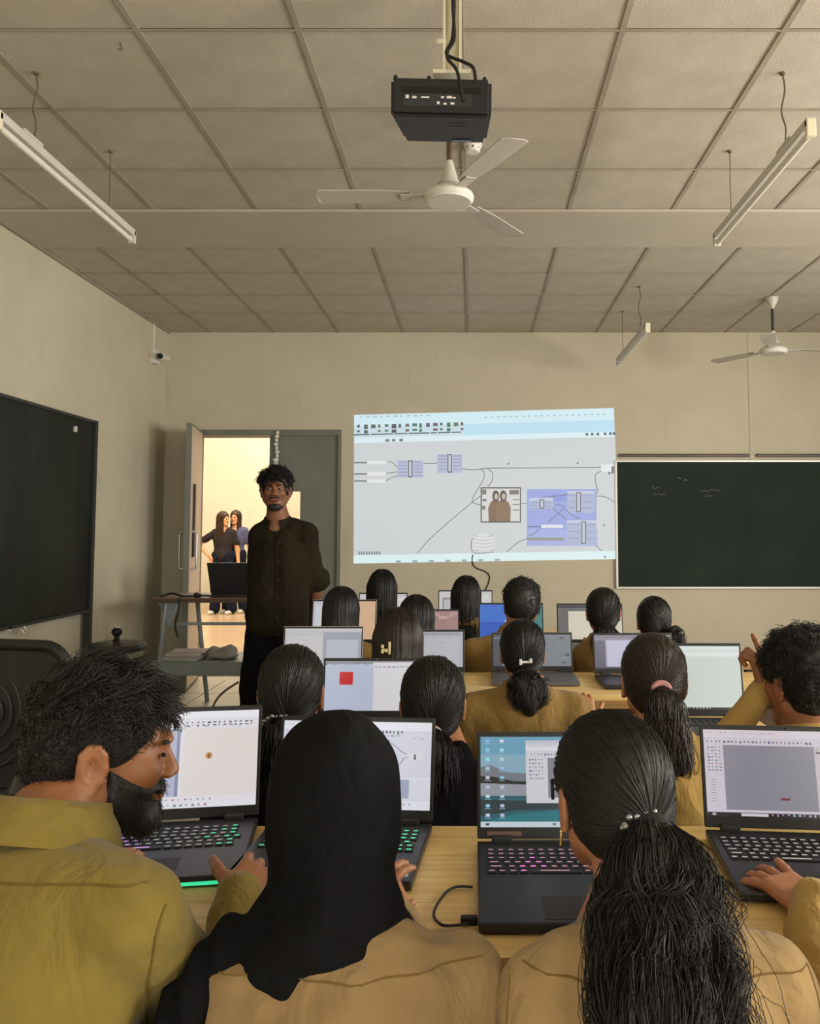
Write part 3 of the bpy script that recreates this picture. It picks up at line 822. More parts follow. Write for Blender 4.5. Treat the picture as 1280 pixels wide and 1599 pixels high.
# ---------------------------------------------------------------- security camera in the corner
cp = P(250, 560, 7.2); sc_ = thing('security_camera', (XL, 7.14, cp.z), 0, 'small white security camera on the left wall near the ceiling corner', 'camera')
MB().box((0, -.05, -.06), (.045, .05, .06), .006).build('junction_box', 'white_plastic', sc_)
MB().cyl((.04, 0, .01), (.085, .0, .0), .012, n=12).build('arm', 'white_plastic', sc_, True)
b_ = MB().cyl((.09, .10, .012), (.10, -.09, -.01), .030, n=18).build('camera_body', 'white_plastic', sc_, True)
MB().cyl((.100, -.085, -.009), (.1005, -.097, -.0105), .026, n=18).build('lens', 'lens', b_, True)
MB().tube([(.006, 0, .06), (.006, 0, ZC-cp.z-.012)], .008, 8).build('conduit', 'white_plastic', sc_)

# ================================================================ teacher's table beside the door
ty = 6.05; tzt = P(330, 934, ty).z; tx0 = P(238, 930, ty).x; tx1 = tx0+1.15
tt = thing('teacher_table', (tx0, ty, 0), 0, 'steel framed table with wooden top and lower shelf beside the open door', 'table')
TW, TD = tx1-tx0, .55
MB().box((0, 0, tzt-.03), (TW, TD, tzt), .004).build('table_top', 'brown_wood', tt)
MB().box((0, -.004, tzt-.034), (TW, 0, tzt-.006)).build('edge_band', 'dark_wood', tt)
for x in (.06, TW-.06):
    MB().tube([(x+.03, .03, tzt-.03), (x-.05, .03, 0)], .016, 8).build('leg', 'steel_paint', tt)
    MB().tube([(x+.10, TD-.05, tzt-.03), (x+.20 if x < .5 else x-.2, TD-.05, 0)], .018, 8).build('leg', 'steel_paint', tt)
    MB().prism([(x-.03, .04, tzt-.035), (x+.13, .04, tzt-.035), (x+.05, .04, tzt-.22)], (0, .004, 0)).build('gusset', 'steel_paint', tt)
MB().box((.08, .06, tzt-.205), (TW-.08, .085, tzt-.185)).build('rail', 'steel_paint', tt)
zs = P(300, 1034, ty).z
MB().box((-.005, .01, zs-.10), (TW-.02, .03, zs-.005)).build('shelf_apron', 'steel_paint', tt)
MB().box((.0, .02, zs-.02), (TW-.02, TD-.02, zs)).build('shelf', 'steel_paint', tt)
# papers and cloth on the shelf
for i in range(4):
    o = MB().box((-.13, -.10, 0), (.13, .10, .016 if i < 3 else .01), .002).build('notebook', 'paper_pink' if i % 2 else 'paper')
    o.location = (tx0+.20+.02*(i % 2), ty+.16+.01*i, zs+.0165*i); o.rotation_euler = (0, 0, .1*i-.15)
    tag(o, ['lowest pale notebook in the stack on the table shelf', 'pinkish notebook second from the bottom of the shelf stack', 'pale notebook second from the top of the shelf stack', 'thin pinkish notebook topmost of the shelf stack'][i], 'notebook', 'notebooks on the table shelf')
S = SDF(.03); S.ell((0, 0, .02), (.13, .09, .03)); S.ell((.05, .0, .05), (.06, .07, .04)); S.ell((-.06, .01, .05), (.05, .06, .035)); S.noise = wob(45, .008, 3)
v, f = S.net(.009); me = np_mesh('cloth_bundle', v, f)
o = link('cloth_bundle', me, 'cloth_grey', None, True); o.location = (tx0+.47, ty+.17, zs+.008); tag(o, 'crumpled grey cloth bundle on the lower table shelf', 'cloth')
# laptop on the teacher's table seen from behind
tl = thing('laptop', (P(356, 925, ty+.05).x+.02, ty+.16, tzt), 0, 'black laptop on the wooden table, seen from behind', 'laptop')
MB().box((-.18, .0, 0), (.18, .24, .018), .004).build('base', 'laptop_black', tl)
lid = MB().prism([(-.18, 0, .012), (.18, 0, .012), (.195, -.075, .255), (-.195, -.075, .255)], (0, .006, .002)).build('lid', 'laptop_black', tl)
mz = thing('computer_mouse', (P(301, 925, ty).x, ty+.1, tzt), .4, 'black mouse at the back of the wooden table', 'mouse')
MB().ball((0, 0, .014), (.03, .05, .022), 12).build('shell', 'black_plastic', mz, True)
MB().cyl((-.004, .02, .034), (.004, .02, .034), .006, n=10).build('wheel', 'rubber', mz)
cable('table_cable', [(tx0+.04, ty+.05, tzt+.008), (tx0+.12, ty+.06, tzt+.03), (tx0+.22, ty+.02, tzt+.012), (tx0+.34, ty+.04, tzt+.015), (tx0+.42, ty+.08, tzt+.01)], .008, 'black cable lying across the wooden table top')
cable('table_cable', [(tx0+.21, ty-.012, tzt+.008), (tx0+.20, ty-.02, tzt-.1), (tx0+.18, ty-.02, tzt-.2), (tx0+.20, ty-.015, tzt-.28), (tx0+.18, ty-.015, tzt-.22)], .008, 'black cable hanging down over the edge of the wooden table')
cable('floor_cable', [P(372, 1065, 5.9), P(350, 1080, 5.8), P(335, 1098, 5.6), P(320, 1140, 5.3)], .008, 'brown cable sloping from the table shelf to the floor', material='brown_wire')

# ---------------------------------------------------------------- round stool by the left wall
sy = 5.0; sz = P(182, 1010, sy).z; sX = P(182, 1003, sy).x
sto = thing('round_stool', (sX, sy, 0), .3, 'dark round stool with a small knob on it beside the blackboard post', 'stool')
MB().lathe([(.13, -.03), (.165, -.02), (.172, 0), (.16, .02), (.10, .032), (.0, .036)], (0, 0, sz), 36).build('seat', 'vinyl', sto, True)
MB().lathe([(.018, .30), (.018, sz-.02)], n=14).build('screw_post', 'frame_iron', sto, True)
MB().lathe([(.03, .22), (.034, .24), (.034, .38), (.03, .40)], n=16).build('sleeve', 'frame_iron', sto, True)
for i in range(4):
    a = i*PI/2+.4; MB().tube([(.03*math.cos(a), .03*math.sin(a), .36), (.17*math.cos(a), .17*math.sin(a), .30), (.2*math.cos(a), .2*math.sin(a), 0)], .012, 8).build('leg', 'frame_iron', sto)
MB().lathe([(.155, -.008), (.165, 0), (.155, .008)], (0, 0, .18), 28).build('foot_ring', 'frame_iron', sto, True)
kn = thing('webcam', (sX, sy, sz+.034), 0, 'small black round gadget standing on the round stool', 'gadget')
MB().lathe([(.028, 0), (.018, .01), (.014, .03)], n=16).build('base', 'black_plastic', kn, True)
MB().ball((0, 0, .055), (.032, .028, .028), 14).build('head', 'black_plastic', kn, True)
MB().lathe([(.02, .08), (.012, .088)], n=12).build('cap', 'alu', kn, True)

# ---------------------------------------------------------------- black mesh office chair at far left
cy = 2.35; cx = P(10, 1100, cy).x
oc = thing('office_chair', (cx, cy, 0), math.radians(-12), 'black mesh office chair at the left edge behind the bearded man', 'chair')
zt_ = P(60, 1003, cy).z; zb_ = zt_-.42
def rr_pts(w, zb, zt, r, n=6):
    p = []
    for cxx, czz, a0 in ((w-r, zt-r, 0), (-w+r, zt-r, PI/2), (-w+r, zb+r, PI), (w-r, zb+r, 1.5*PI)):
        for i in range(n+1): a = a0+PI/2*i/n; p.append(Vector((cxx+r*math.cos(a), -.04*((czz+r*math.sin(a)-zb)/(zt-zb))**2, czz+r*math.sin(a))))
    return p
bp_ = rr_pts(.215, zb_, zt_, .06)
MB().tube(bp_, .016, 10, True).build('back_frame', 'black_plastic', oc, True)
m = MB(); m.prism([p*1 for p in rr_pts(.21, zb_+.005, zt_-.005, .055)], (0, .004, 0)); bk = m.build('back_mesh', 'mesh_black', oc)
for k in range(1, 5):
    s_k = k/5
    MB().tube([Vector((.19*s_k*math.cos(t)*.8-.02, -.026, (zb_+zt_)/2+.02+.19*s_k*math.sin(t))) for t in [2*PI*i/28 for i in range(28)]], .004, 5, True).build('mesh_ripple', 'grey_plastic', bk)
MB().tube([(-.2, .0, zb_-.0), (0, .01, zb_-.03), (.2, .0, zb_)], .014, 8).build('lumbar_bar', 'black_plastic', oc, True)
MB().tube([(0, .0, zb_-.02), (0, .03, .6), (0, -.05, .46), (0, -.12, .43)], .028, 10).build('back_stem', 'black_plastic', oc, True)
MB().box((-.24, -.42, .44), (.24, .04, .50), .025).build('seat', 'mesh_black', oc, True)
for s in (-1, 1):
    MB().tube([(s*.25, -.1, .47), (s*.29, -.04, .55), (s*.29, .0, .66), (s*.28, -.06, .715), (s*.28, -.22, .72), (s*.28, -.32, .70), (s*.28, -.33, .6), (s*.25, -.28, .47)], .02, 10).build('armrest', 'grey_plastic', oc, True)
MB().cyl((0, -.18, .12), (0, -.18, .44), .03, n=14).build('gas_lift', 'black_plastic', oc, True)
for i in range(5):
    a = i*2*PI/5+.3
    l = MB().tube([(0, -.18, .12), (.15*math.cos(a), -.18+.15*math.sin(a), .11), (.29*math.cos(a), -.18+.29*math.sin(a), .075)], [.03, .022, .016], 8).build('leg', 'black_plastic', oc, True)
    MB().cyl((.29*math.cos(a)-.015, -.18+.29*math.sin(a), .03), (.29*math.cos(a)+.015, -.18+.29*math.sin(a), .03), .03, n=12).build('caster', 'rubber', l)

# ================================================================ desks and benches
ZT = .70
desks = [(1.27, 1.82, -1.05, 1.55, 'nearest'), (2.36, 2.90, -.54, -.08, 'short second-row'), (2.36, 2.90, .50, .97, 'right second-row'), (3.24, 3.76, -.80, 1.75, 'third'), (4.14, 4.66, -.88, 1.45, 'fourth'), (5.04, 5.52, -.85, .6, 'farthest')]
for i, (ya, yb, xa, xb, nm) in enumerate(desks):
    d = thing('long_desk', ((xa+xb)/2, (ya+yb)/2, 0), 0, nm+' pale wooden desk in the rows of laptops', 'desk', 'desks in rows')
    w_, h_ = (xb-xa)/2, (yb-ya)/2
    np_ = 3
    for k in range(np_):
        a = -h_+2*h_*k/np_; b = -h_+2*h_*(k+1)/np_
        MB().box((-w_, a+.0008, ZT-.022), (w_, b-.0008, ZT), .0015).build('plank', 'desk_wood', d)
    MB().box((-w_, -h_-.002, ZT-.052), (w_, -h_+.018, ZT-.0225)).build('front_rail', 'desk_edge', d)
    for x in (-w_+.05, 0, w_-.05):
        for y in (-h_+.04, h_-.04): MB().box((x-.02, y-.02, 0), (x+.02, y+.02, ZT-.023)).build('leg', 'frame_iron', d)
    MB().box((-w_+.05, h_-.05, ZT-.30), (w_-.05, h_-.035, ZT-.03)).build('modesty_panel', 'dark_wood', d)
benches = [(.98, -1.0, 1.5, 'nearest'), (1.96, -.75, 1.6, 'second'), (3.02, -.7, .7, 'third'), (3.90, -1.1, 1.45, 'fourth'), (4.80, -.85, .6, 'farthest')]
ZS = .41
for y, xa, xb, nm in benches:
    d = thing('bench', ((xa+xb)/2, y, 0), 0, nm+' low wooden bench the students sit on', 'bench', 'benches in rows')
    w_ = (xb-xa)/2
    for k in range(2): MB().box((-w_, -.12+k*.12+.002, ZS-.03), (w_, k*.12-.002, ZS), .002).build('plank', 'brown_wood', d)
    for x in (-w_+.1, w_-.1):
        for yy in (-.10, .10): MB().box((x-.02, yy-.02, 0), (x+.02, yy+.02, ZS-.031)).build('leg', 'frame_iron', d)

# ================================================================ laptops
LW, LD, LH = .36, .285, .232
key_me = {}
def key_mesh(w, glow):
    k = (w, glow)
    if k not in key_me:
        m = MB(); m.box((-w/2, -.0075, 0), (w/2, .0075, .0025), .0008)
        me = m.mesh('key_mesh'); me.materials.append(M('key_black')); me.materials.append(M(glow))
        bm = bmesh.new(); bm.from_mesh(me)
        z = .0027
        vs = [bm.verts.new((x, y, z)) for x, y in ((-w*.30, -.0022), (w*.26, -.0022), (w*.26, .0022), (-w*.30, .0022))]
        f = bm.faces.new(vs); f.material_index = 1
        bm.to_mesh(me); bm.free(); key_me[k] = me
    return key_me[k]
def laptop(x, y, rz, label, draw, tilt=14, keys=None, body='laptop_black', w=LW, d=LD, h=LH, wing=0, ctr=None):
    """origin on the desk below the hinge; the base reaches toward the user (-Y), the lid leans back by tilt degrees"""
    t = thing('laptop', (x, y, ZT), math.radians(rz), label, 'laptop', 'open laptops on the desks')
    b = MB().box((-w/2, -d, .003), (w/2, 0, .020), .004).build('base', body, t)
    MB().box((-w*.16 if not wing else -w*.2, -d+.012, .0201), (w*.16 if not wing else w*.12, -d+.095, .0206)).build('touchpad', 'grey_plastic', b)
    if wing: MB().box((-w*.42, 0, .006), (w*.42, .02, .016), .002).build('rear_vent', body, b)
    for s in (-1, 1): MB().box((s*w*.36-.02, -.012, .018), (s*w*.36+.02, .008, .030), .003).build('hinge', 'grey_plastic', b)
    if keys == 'joined':
        m = MB()
        for r in range(5):
            for c in range(15): m.box((-w*.44+c*w*.0588, -.05-r*.019, .020), (-w*.44+c*w*.0588+.017, -.05-r*.019+.015, .0225))
        tag(m.build('keyboard', 'key_black', b), kind='stuff')
    elif keys:
        for r in range(6):
            n_ = 15; x0 = -w*.455
            c = 0; cx = x0
            while cx < w*.44:
                kw = .0195
                if r == 3 and c == 0: kw = .030
                if r == 4 and c == 0: kw = .038
                if r == 5 and c == 4: kw = .098
                if r == 0: pass
                if cx+kw > w*.455: break
                mesh = key_mesh(round(kw-.003, 4), keys(r, c, cx/w))
                o = link('key', mesh, None, b); o.location = (cx+kw/2, -.052-r*.0195, .020)
                cx += kw; c += 1
    th = math.radians(tilt); c_, s_ = math.cos(th), math.sin(th); z0 = .022
    R_ = Matrix.Translation((0, .004, z0)) @ Matrix.Rotation(-th, 4, 'X')
    l = MB().box((-w/2, 0, 0), (w/2, .007, h), .003).build('lid', body, t)
    l.matrix_local = R_
    MB().box((-w/2+.002, -.0006, .002), (w/2-.002, 0.0004, h-.002)).build('bezel', 'key_black', l)
    MB().cyl((0, -.001, h-.005), (0, -.0004, h-.005), .0018, n=10).build('webcam', 'lens', l)
    m_, mb_ = .007, .022
    ink = Ink(lambda u, v, n: (-w/2+m_+u*(w-2*m_), -.0008-n*.00002, h-.010-v*(h-.010-mb_)))
    draw(ink); ink.build('display', 'display', l)
    return t
def win(i, u0, v0, u1, v1, body=(230, 230, 236), bar=(244, 246, 250)):
    i.rect(u0, v0, u1, v1, body); i.rect(u0, v0, u1, v0+.05*(v1-v0), bar)
def icons(i, u0, v0, u1, n, s=.012, col=(120, 124, 132), seed=1): i.marks(u0, v0, u1, v0+s, n, col, .55, seed)
def taskbar(i, col=(226, 228, 238), v=.95):
    i.rect(0, v, 1, 1, col); i.marks(.35, v+.012, .7, v+.036, 12, (120, 120, 140), .5, 5); i.marks(.86, v+.014, .98, v+.03, 6, (90, 90, 100), .5, 8)
def d_left(i):      # split window, orange dot
    i.rect(0, 0, 1, 1, (238, 236, 242)); i.rect(0, 0, 1, .07, (248, 248, 252))
    icons(i, .05, .10, .5, 20, .02, seed=3); icons(i, .55, .11, .98, 13, .022, (80, 84, 88), 4); icons(i, .55, .14, .98, 13, .018, (90, 92, 96), 6)
    i.rect(.1, .18, .52, .88, (188, 192, 214)); i.rect(.5, .18, .52, .88, (140, 146, 180)); i.rect(.36, .52, .48, .58, (224, 228, 236)); i.rect(.38, .54, .46, .56, (150, 156, 180))
    i.rect(.12, .64, .49, .645, (160, 166, 196)); i.rect(.12, .70, .49, .705, (160, 166, 196))
    i.rect(.54, .18, 1, .88, (238, 230, 226)); i.marks(.56, .155, .98, .17, 8, (150, 150, 156), .4, 9)
    i.poly([(.70+.022*math.cos(a), .47+.036*math.sin(a)) for a in [2*PI*k/12 for k in range(12)]], (214, 150, 90)); i.rect(.695, .45, .705, .49, (120, 80, 50))
    i.marks(.3, .905, .75, .93, 12, (150, 130, 150), .4, 12); i.rect(0, .95, 1, 1, (240, 240, 248)); i.marks(.35, .96, .72, .985, 10, (130, 120, 140), .5, 13)
def d_hijab(i):     # node graph
    i.rect(0, 0, 1, 1, (222, 224, 238)); i.rect(0, 0, 1, .10, (240, 242, 250)); i.marks(.02, .04, .5, .055, 14, (160, 164, 180), .6, 3)
    i.marks(.56, .10, .82, .15, 10, (90, 92, 100), .6, 4); i.marks(.56, .155, .8, .17, 10, (110, 112, 120), .6, 5); i.marks(.88, .18, .96, .195, 4, (120, 122, 140), .5, 6)
    i.rect(.70, .21, .722, .345, (104, 140, 160)); i.rect(.704, .215, .712, .34, (150, 170, 190))
    i.line([(.73, .24), (.77, .29), (.80, .34), (.84, .37)], .004, (140, 142, 156)); i.rect(.84, .35, .95, .43, (232, 232, 240)); i.rect(.885, .37, .90, .43, (110, 112, 124))
    i.line([(.74, .53), (.78, .52), (.80, .47), (.82, .41), (.85, .40)], .004, (160, 162, 176)); i.rect(.68, .51, .745, .545, (160, 164, 190))
    i.rect(.5, .64, 1, .66, (236, 238, 248)); i.rect(.5, .66, .86, .87, (168, 176, 200)); i.rect(.86, .66, 1, .87, (226, 228, 240)); i.rect(0, .2, .3, .6, (206, 210, 226))
    i.rect(0, .9, 1, 1, (236, 238, 248)); i.marks(.5, .93, .9, .95, 10, (130, 134, 160), .5, 8)
def d_beach(i):     # desktop with sea picture and a white window
    i.rect(0, 0, 1, 1, (90, 150, 180)); i.rect(0, .0, 1, .2, (104, 164, 192)); i.rect(0, .2, 1, .42, (136, 176, 196))
    i.poly([(0, .34), (.06, .32), (.16, .40), (.34, .42), (.34, .5), (0, .5)], (116, 124, 134)); i.poly([(0, .44), (.08, .45), (.2, .50), (.34, .5), (.34, .54), (0, .52)], (20, 26, 26))
    i.poly([(0, .52), (.34, .54), (.34, .66), (0, .7)], (150, 154, 164)); i.rect(0, .66, 1, .96, (22, 92, 106)); i.poly([(0, .70), (.35, .72), (.6, .74), (.55, .80), (.2, .82), (0, .88)], (28, 52, 58)); i.poly([(.2, .86), (.6, .8), (1, .78), (1, .95), (0, .95)], (20, 118, 128))
    r = random.Random(2)
    for a in range(2):
        for b in range(9):
            u = .03+a*.085; v = .03+b*.103; i.rect(u, v, u+.024, v+.034, (r.randint(130, 230), r.randint(190, 235), 240)); i.rect(u-.006, v+.046, u+.030, v+.053, (150, 190, 206))
    i.rect(.27, .04, .98, .74, (216, 214, 222)); i.rect(.27, .04, .98, .08, (196, 200, 214)); i.marks(.29, .09, .75, .10, 16, (160, 160, 172), .6, 3); i.rect(.27, .12, .98, .15, (232, 230, 236))
    i.marks(.30, .19, .74, .215, 22, (110, 116, 132), .6, 4)
    for b in range(6): i.marks(.29, .25+b*.042, .38, .27+b*.042, 5, (100, 104, 124), .6, 20+b)
    i.rect(.40, .24, .73, .68, (128, 130, 144)); i.rect(.73, .2, .98, .7, (206, 200, 206)); i.rect(.74, .68, 1, .93, (206, 216, 220))
    i.rect(0, .94, 1, 1, (204, 218, 226)); i.rect(.03, .955, .05, .98, (60, 70, 80)); i.marks(.42, .955, .95, .985, 9, (60, 90, 130), .35, 5)
def d_right(i):     # large grey viewport
    i.rect(0, 0, 1, 1, (214, 206, 218)); i.rect(0, 0, 1, .09, (226, 214, 222)); i.marks(.02, .03, .45, .045, 16, (160, 150, 164), .6, 3)
    i.marks(.02, .13, .66, .16, 26, (90, 88, 100), .55, 4)
    for b in range(8): i.marks(.02, .2+b*.038, .11, .22+b*.038, 4, (120, 112, 130), .6, 20+b)
    for b in range(9): i.rect(.03, .58+b*.03, .06, .587+b*.03, (160, 152, 170))
    i.rect(.115, .18, .66, .92, (142, 140, 152)); i.rect(.44, .775, .495, .80, (110, 40, 56)); i.rect(.66, .18, 1, .92, (206, 196, 202))
    i.rect(.67, .24, .82, .26, (90, 78, 90)); i.marks(.67, .2, .82, .23, 6, (140, 130, 144), .5, 6); i.line([(.68, .62), (.74, .60), (.80, .6)], .004, (120, 104, 110)); i.line([(.8, .85), (.79, .78), (.82, .74), (.88, .73)], .003, (140, 120, 126))
    i.rect(.69, .285, .84, .33, (228, 222, 226)); i.rect(0, .95, 1, 1.0, (24, 22, 30)); i.rect(.2, .957, .36, .99, (220, 214, 222)); i.marks(.38, .957, 1, .988, 20, (150, 140, 170), .5, 7); i.rect(.03, .96, .05, .985, (200, 200, 214))
def d_red(i):       # red square on blue-grey canvas
    i.rect(0, 0, 1, 1, (196, 202, 220)); i.rect(0, 0, 1, .05, (150, 150, 156)); i.marks(0, .05, .5, .075, 22, (70, 70, 78), .6, 2)
    i.rect(0, .08, .46, 1, (190, 199, 220)); i.rect(.14, .22, .27, .48, (206, 18, 22)); i.rect(.46, .03, 1, .12, (226, 226, 230)); i.rect(.47, .14, 1, 1, (224, 222, 224)); i.marks(.48, .1, .9, .14, 10, (140, 140, 150), .6, 3)
def d_white(i, c=(222, 232, 224)):
    i.rect(0, 0, 1, 1, c); i.rect(0, 0, 1, .06, (232, 240, 238)); i.rect(0, .10, 1, .16, (236, 242, 240)); i.rect(.0, .2, 1, .93, tuple(v-6 for v in c)); i.marks(.7, .19, .9, .2, 7, (170, 176, 170), .5, 2); i.rect(0, .965, 1, 1, (30, 34, 34)); i.marks(.2, .97, .7, .99, 16, (150, 160, 160), .5, 3)
def d_grey2(i):
    i.rect(0, 0, 1, 1, (196, 196, 200)); i.rect(0, 0, 1, .06, (206, 206, 208)); i.rect(.5, .1, 1, 1, (160, 164, 180)); i.rect(.55, .3, .96, .85, (188, 192, 206)); i.rect(.04, .22, .4, .235, (160, 158, 158)); i.marks(.04, .25, .4, .27, 12, (160, 158, 160), .6, 3); i.rect(.03, .2, .49, .95, (206, 204, 204)); i.marks(.05, .3, .4, .33, 10, (172, 168, 168), .6, 4)
def d_grey3(i):
    i.rect(0, 0, 1, 1, (186, 186, 192)); i.rect(0, 0, 1, .1, (172, 172, 180)); i.marks(.5, .05, .95, .09, 12, (110, 110, 116), .7, 3); i.rect(.05, .16, .95, .9, (194, 194, 200)); i.marks(.1, .3, .9, .33, 20, (150, 150, 160), .6, 4)
def d_city(i):
    i.rect(0, 0, 1, 1, (128, 134, 142)); r = random.Random(4)
    for k in range(40):
        u = r.random()*.95; v = r.random()*.9; c = r.randint(90, 205); i.rect(u, v, u+r.uniform(.02, .07), v+r.uniform(.03, .12), (c-8, c-2, c+4))
    i.rect(0, 0, .12, 1, (80, 84, 92)); i.marks(.02, .1, .1, .14, 3, (170, 180, 190), .5, 3)
def d_violet(i):
    i.rect(0, 0, 1, 1, (180, 176, 196)); i.rect(0, 0, 1, .14, (150, 146, 160)); i.marks(.02, .04, .9, .09, 22, (90, 86, 100), .6, 3); i.rect(0, .15, .14, .96, (110, 108, 124)); i.rect(.16, .16, 1, .94, (206, 204, 226)); i.rect(0, .95, 1, 1, (90, 88, 104))
def d_peach(i): i.rect(0, 0, 1, 1, (226, 186, 150)); i.rect(0, 0, .3, 1, (198, 198, 210)); i.rect(.04, .1, .28, .9, (212, 210, 220))
def d_pink(i):
    i.rect(0, 0, 1, 1, (170, 136, 132)); r = random.Random(9)
    for k in range(30): u = r.random()*.9; v = r.random()*.9; c = r.randint(-20, 40); i.rect(u, v, u+.12, v+.1, (176+c, 140+c, 140+c))
def d_blue(i): i.rect(0, 0, 1, 1, (52, 96, 200)); i.rect(0, 0, .5, .5, (66, 120, 214)); i.rect(.4, .45, .85, .96, (214, 220, 228)); i.rect(.85, 0, 1, 1, (60, 130, 130)); i.rect(0, .96, 1, 1, (150, 170, 210))
def d_cream(i): i.rect(0, 0, 1, 1, (112, 112, 112)); i.rect(.16, .18, 1, 1, (226, 218, 196)); i.rect(0, .02, 1, .08, (60, 60, 62))
def d_paper(i): i.rect(0, 0, 1, 1, (210, 210, 210)); i.rect(.06, .2, .42, .95, (150, 150, 152)); i.rect(.09, .26, .38, .7, (196, 196, 198)); i.rect(.5, .1, .95, .9, (222, 222, 220))

def k_left(r, c, u): return 'glow_purple' if u < -.12 else ('glow_green' if u > .33 or (u > .2 and (c+r) % 3 == 0) else 'glow_dim')
def k_green(r, c, u): return 'glow_green'
def k_mag(r, c, u): return 'glow_magenta' if (r, c) in ((3, 3), (4, 2), (4, 3), (4, 4), (2, 4), (3, 4), (5, 3)) else 'glow_rose'
def k_dark(r, c, u): return 'glow_dim'
# ---- first row (right or left edge of the lid fixed from the photograph, hinge depth, turn)
la = laptop(-.645, 1.79, 9, 'open black laptop with purple and green lit keys in front of the bearded man', d_left, 12, k_left, d=.30)
MB().box((-.17, -.3015, .005), (.17, -.300, .011)).build('light_strip', 'glow_green', la)
MB().box((-.1, .0005, .012), (-.02, .0, .016)).build('logo_mark', 'alu', la)
lb_ = laptop(-.258, 1.79, -4.5, 'open black laptop with green lit keys in front of the black headscarf', d_hijab, 12, k_green, d=.29, w=.345, h=.212)
for nm, x0, y0, x1, y1, mt in (('white', .118, -.235, .136, -.215, 'sticker_white'), ('blue', .118, -.260, .136, -.237, 'sticker_blue'), ('green', .085, -.262, .108, -.245, 'sticker_green'), ('grey', .150, -.27, .162, -.24, 'alu')):
    MB().box((x0, y0, .0201), (x1, y1, .0205)).build('sticker', mt, lb_)
MB().box((-.025, -.0012, .006), (.025, -.0006, .010)).build('logo_mark', 'alu', [c for c in lb_.children if c.name.startswith('lid')][0])
lc = laptop(.189, 1.68, 0, 'open black laptop with magenta lit keys showing a seaside desktop', d_beach, 13, k_mag, d=.345, wing=1, h=.206)
MB().box((-.16, -.0014, .006), (-.09, -.0006, .014)).build('sticker', 'brown_wood', [c for c in lc.children if c.name.startswith('lid')][0])
ld = laptop(.665, 1.73, -5, 'open black laptop at the right edge with a large grey window on screen', d_right, 12, k_dark, d=.30, h=.206)
# ---- second row
def lap_px(xl, xr, yt, Y, label, draw, rz=0, tilt=10, body='laptop_black', keys=None, w=None, ylid=None):
    """lid seen between photo columns xl..xr with its top edge at row yt; hinge on the desk at distance Y"""
    a = P(xl, yt, Y); b = P(xr, yt, Y); w = w or (b.x-a.x)
    h = max(.17, (a.z-ZT-.02)/math.cos(math.radians(tilt)))
    return laptop((a.x+b.x)/2, Y-.03, rz, label, draw, tilt, keys, body, w, .24, h)
lap_px(505, 672, 1029, 2.78, 'open laptop with a red square on its screen between two dark-haired girls', d_red, 0)
lap_px(994, 1157, 1006, 2.80, 'open laptop with a blank pale green page beside the pointing student', d_white, -1.5, keys='joined')
# ---- third row
lap_px(443, 567, 979, 3.68, 'open silver laptop with a two-part grey screen in front of the standing man', d_grey2, 0, body='alu')
lap_px(598, 725, 984, 3.66, 'open laptop with a grey page on screen behind the brown-haired girl', d_grey3, 0, body='laptop_grey')
lap_px(767, 893, 994, 3.68, 'open laptop with a grey city picture behind the girl with the white hair clip', d_city, 0, body='laptop_grey')
lap_px(925, 1050, 989, 3.62, 'open laptop with a lilac drawing window left of the girl with the pink hair tie', d_violet, 2)
# ---- fourth row
lap_px(487, 588, 937, 4.58, 'open laptop half peach, half pale grey, behind the leftmost seated girl', d_peach, 0, body='alu')
lap_px(617, 717, 952, 4.58, 'open laptop with a pinkish mottled screen right of the brown-haired girl', d_pink, 0)
lap_px(747, 848, 942, 4.58, 'open laptop with a bright blue screen behind the short-haired student', d_blue, 0)
lap_px(869, 972, 943, 4.58, 'open laptop with a cream page on screen below the chalkboard corner', d_cream, 0, body='laptop_grey')
# ---- fifth row
lap_px(684, 769, 922, 5.42, 'farthest open laptop with two grey pages below the projected picture', d_paper, 0, body='laptop_grey')
lap_px(560, 636, 926, 5.42, 'farthest left open laptop mostly hidden behind the tall dark hair', d_paper, 0, body='laptop_grey')
# ---- power cables on the first desk
zc = ZT+.006
cable('power_cable', [(.0, 1.50, zc), (-.03, 1.50, zc), (-.05, 1.47, zc), (-.065, 1.40, zc), (-.05, 1.36, zc), (-.02, 1.36, zc), (.005, 1.375, zc)], .0025, 'thin black power cable looping into the laptop with magenta keys')
MB_ = MB().box((-.02, 1.368, zc-.006), (.008, 1.382, zc+.007), .003).build('cable_plug', 'black_plastic'); tag(MB_, 'small black plug beside the laptop with magenta keys', 'plug')
cable('power_cable', [P(x, y, Y) for x, y, Y in ((330, 1372, 1.56), (292, 1366, 1.58), (300, 1345, 1.62), (350, 1328, 1.67), (390, 1327, 1.67), (420, 1330, 1.66))], .0024, 'thin black cable looped over the palm rest of the purple-lit laptop')
cable('power_cable', [P(x, y, Y) for x, y, Y in ((388, 1334, 1.655), (384, 1352, 1.61), (366, 1372, 1.565), (348, 1388, 1.53))], .0024, 'thin black cable trailing between the man\'s hand and the headscarf')

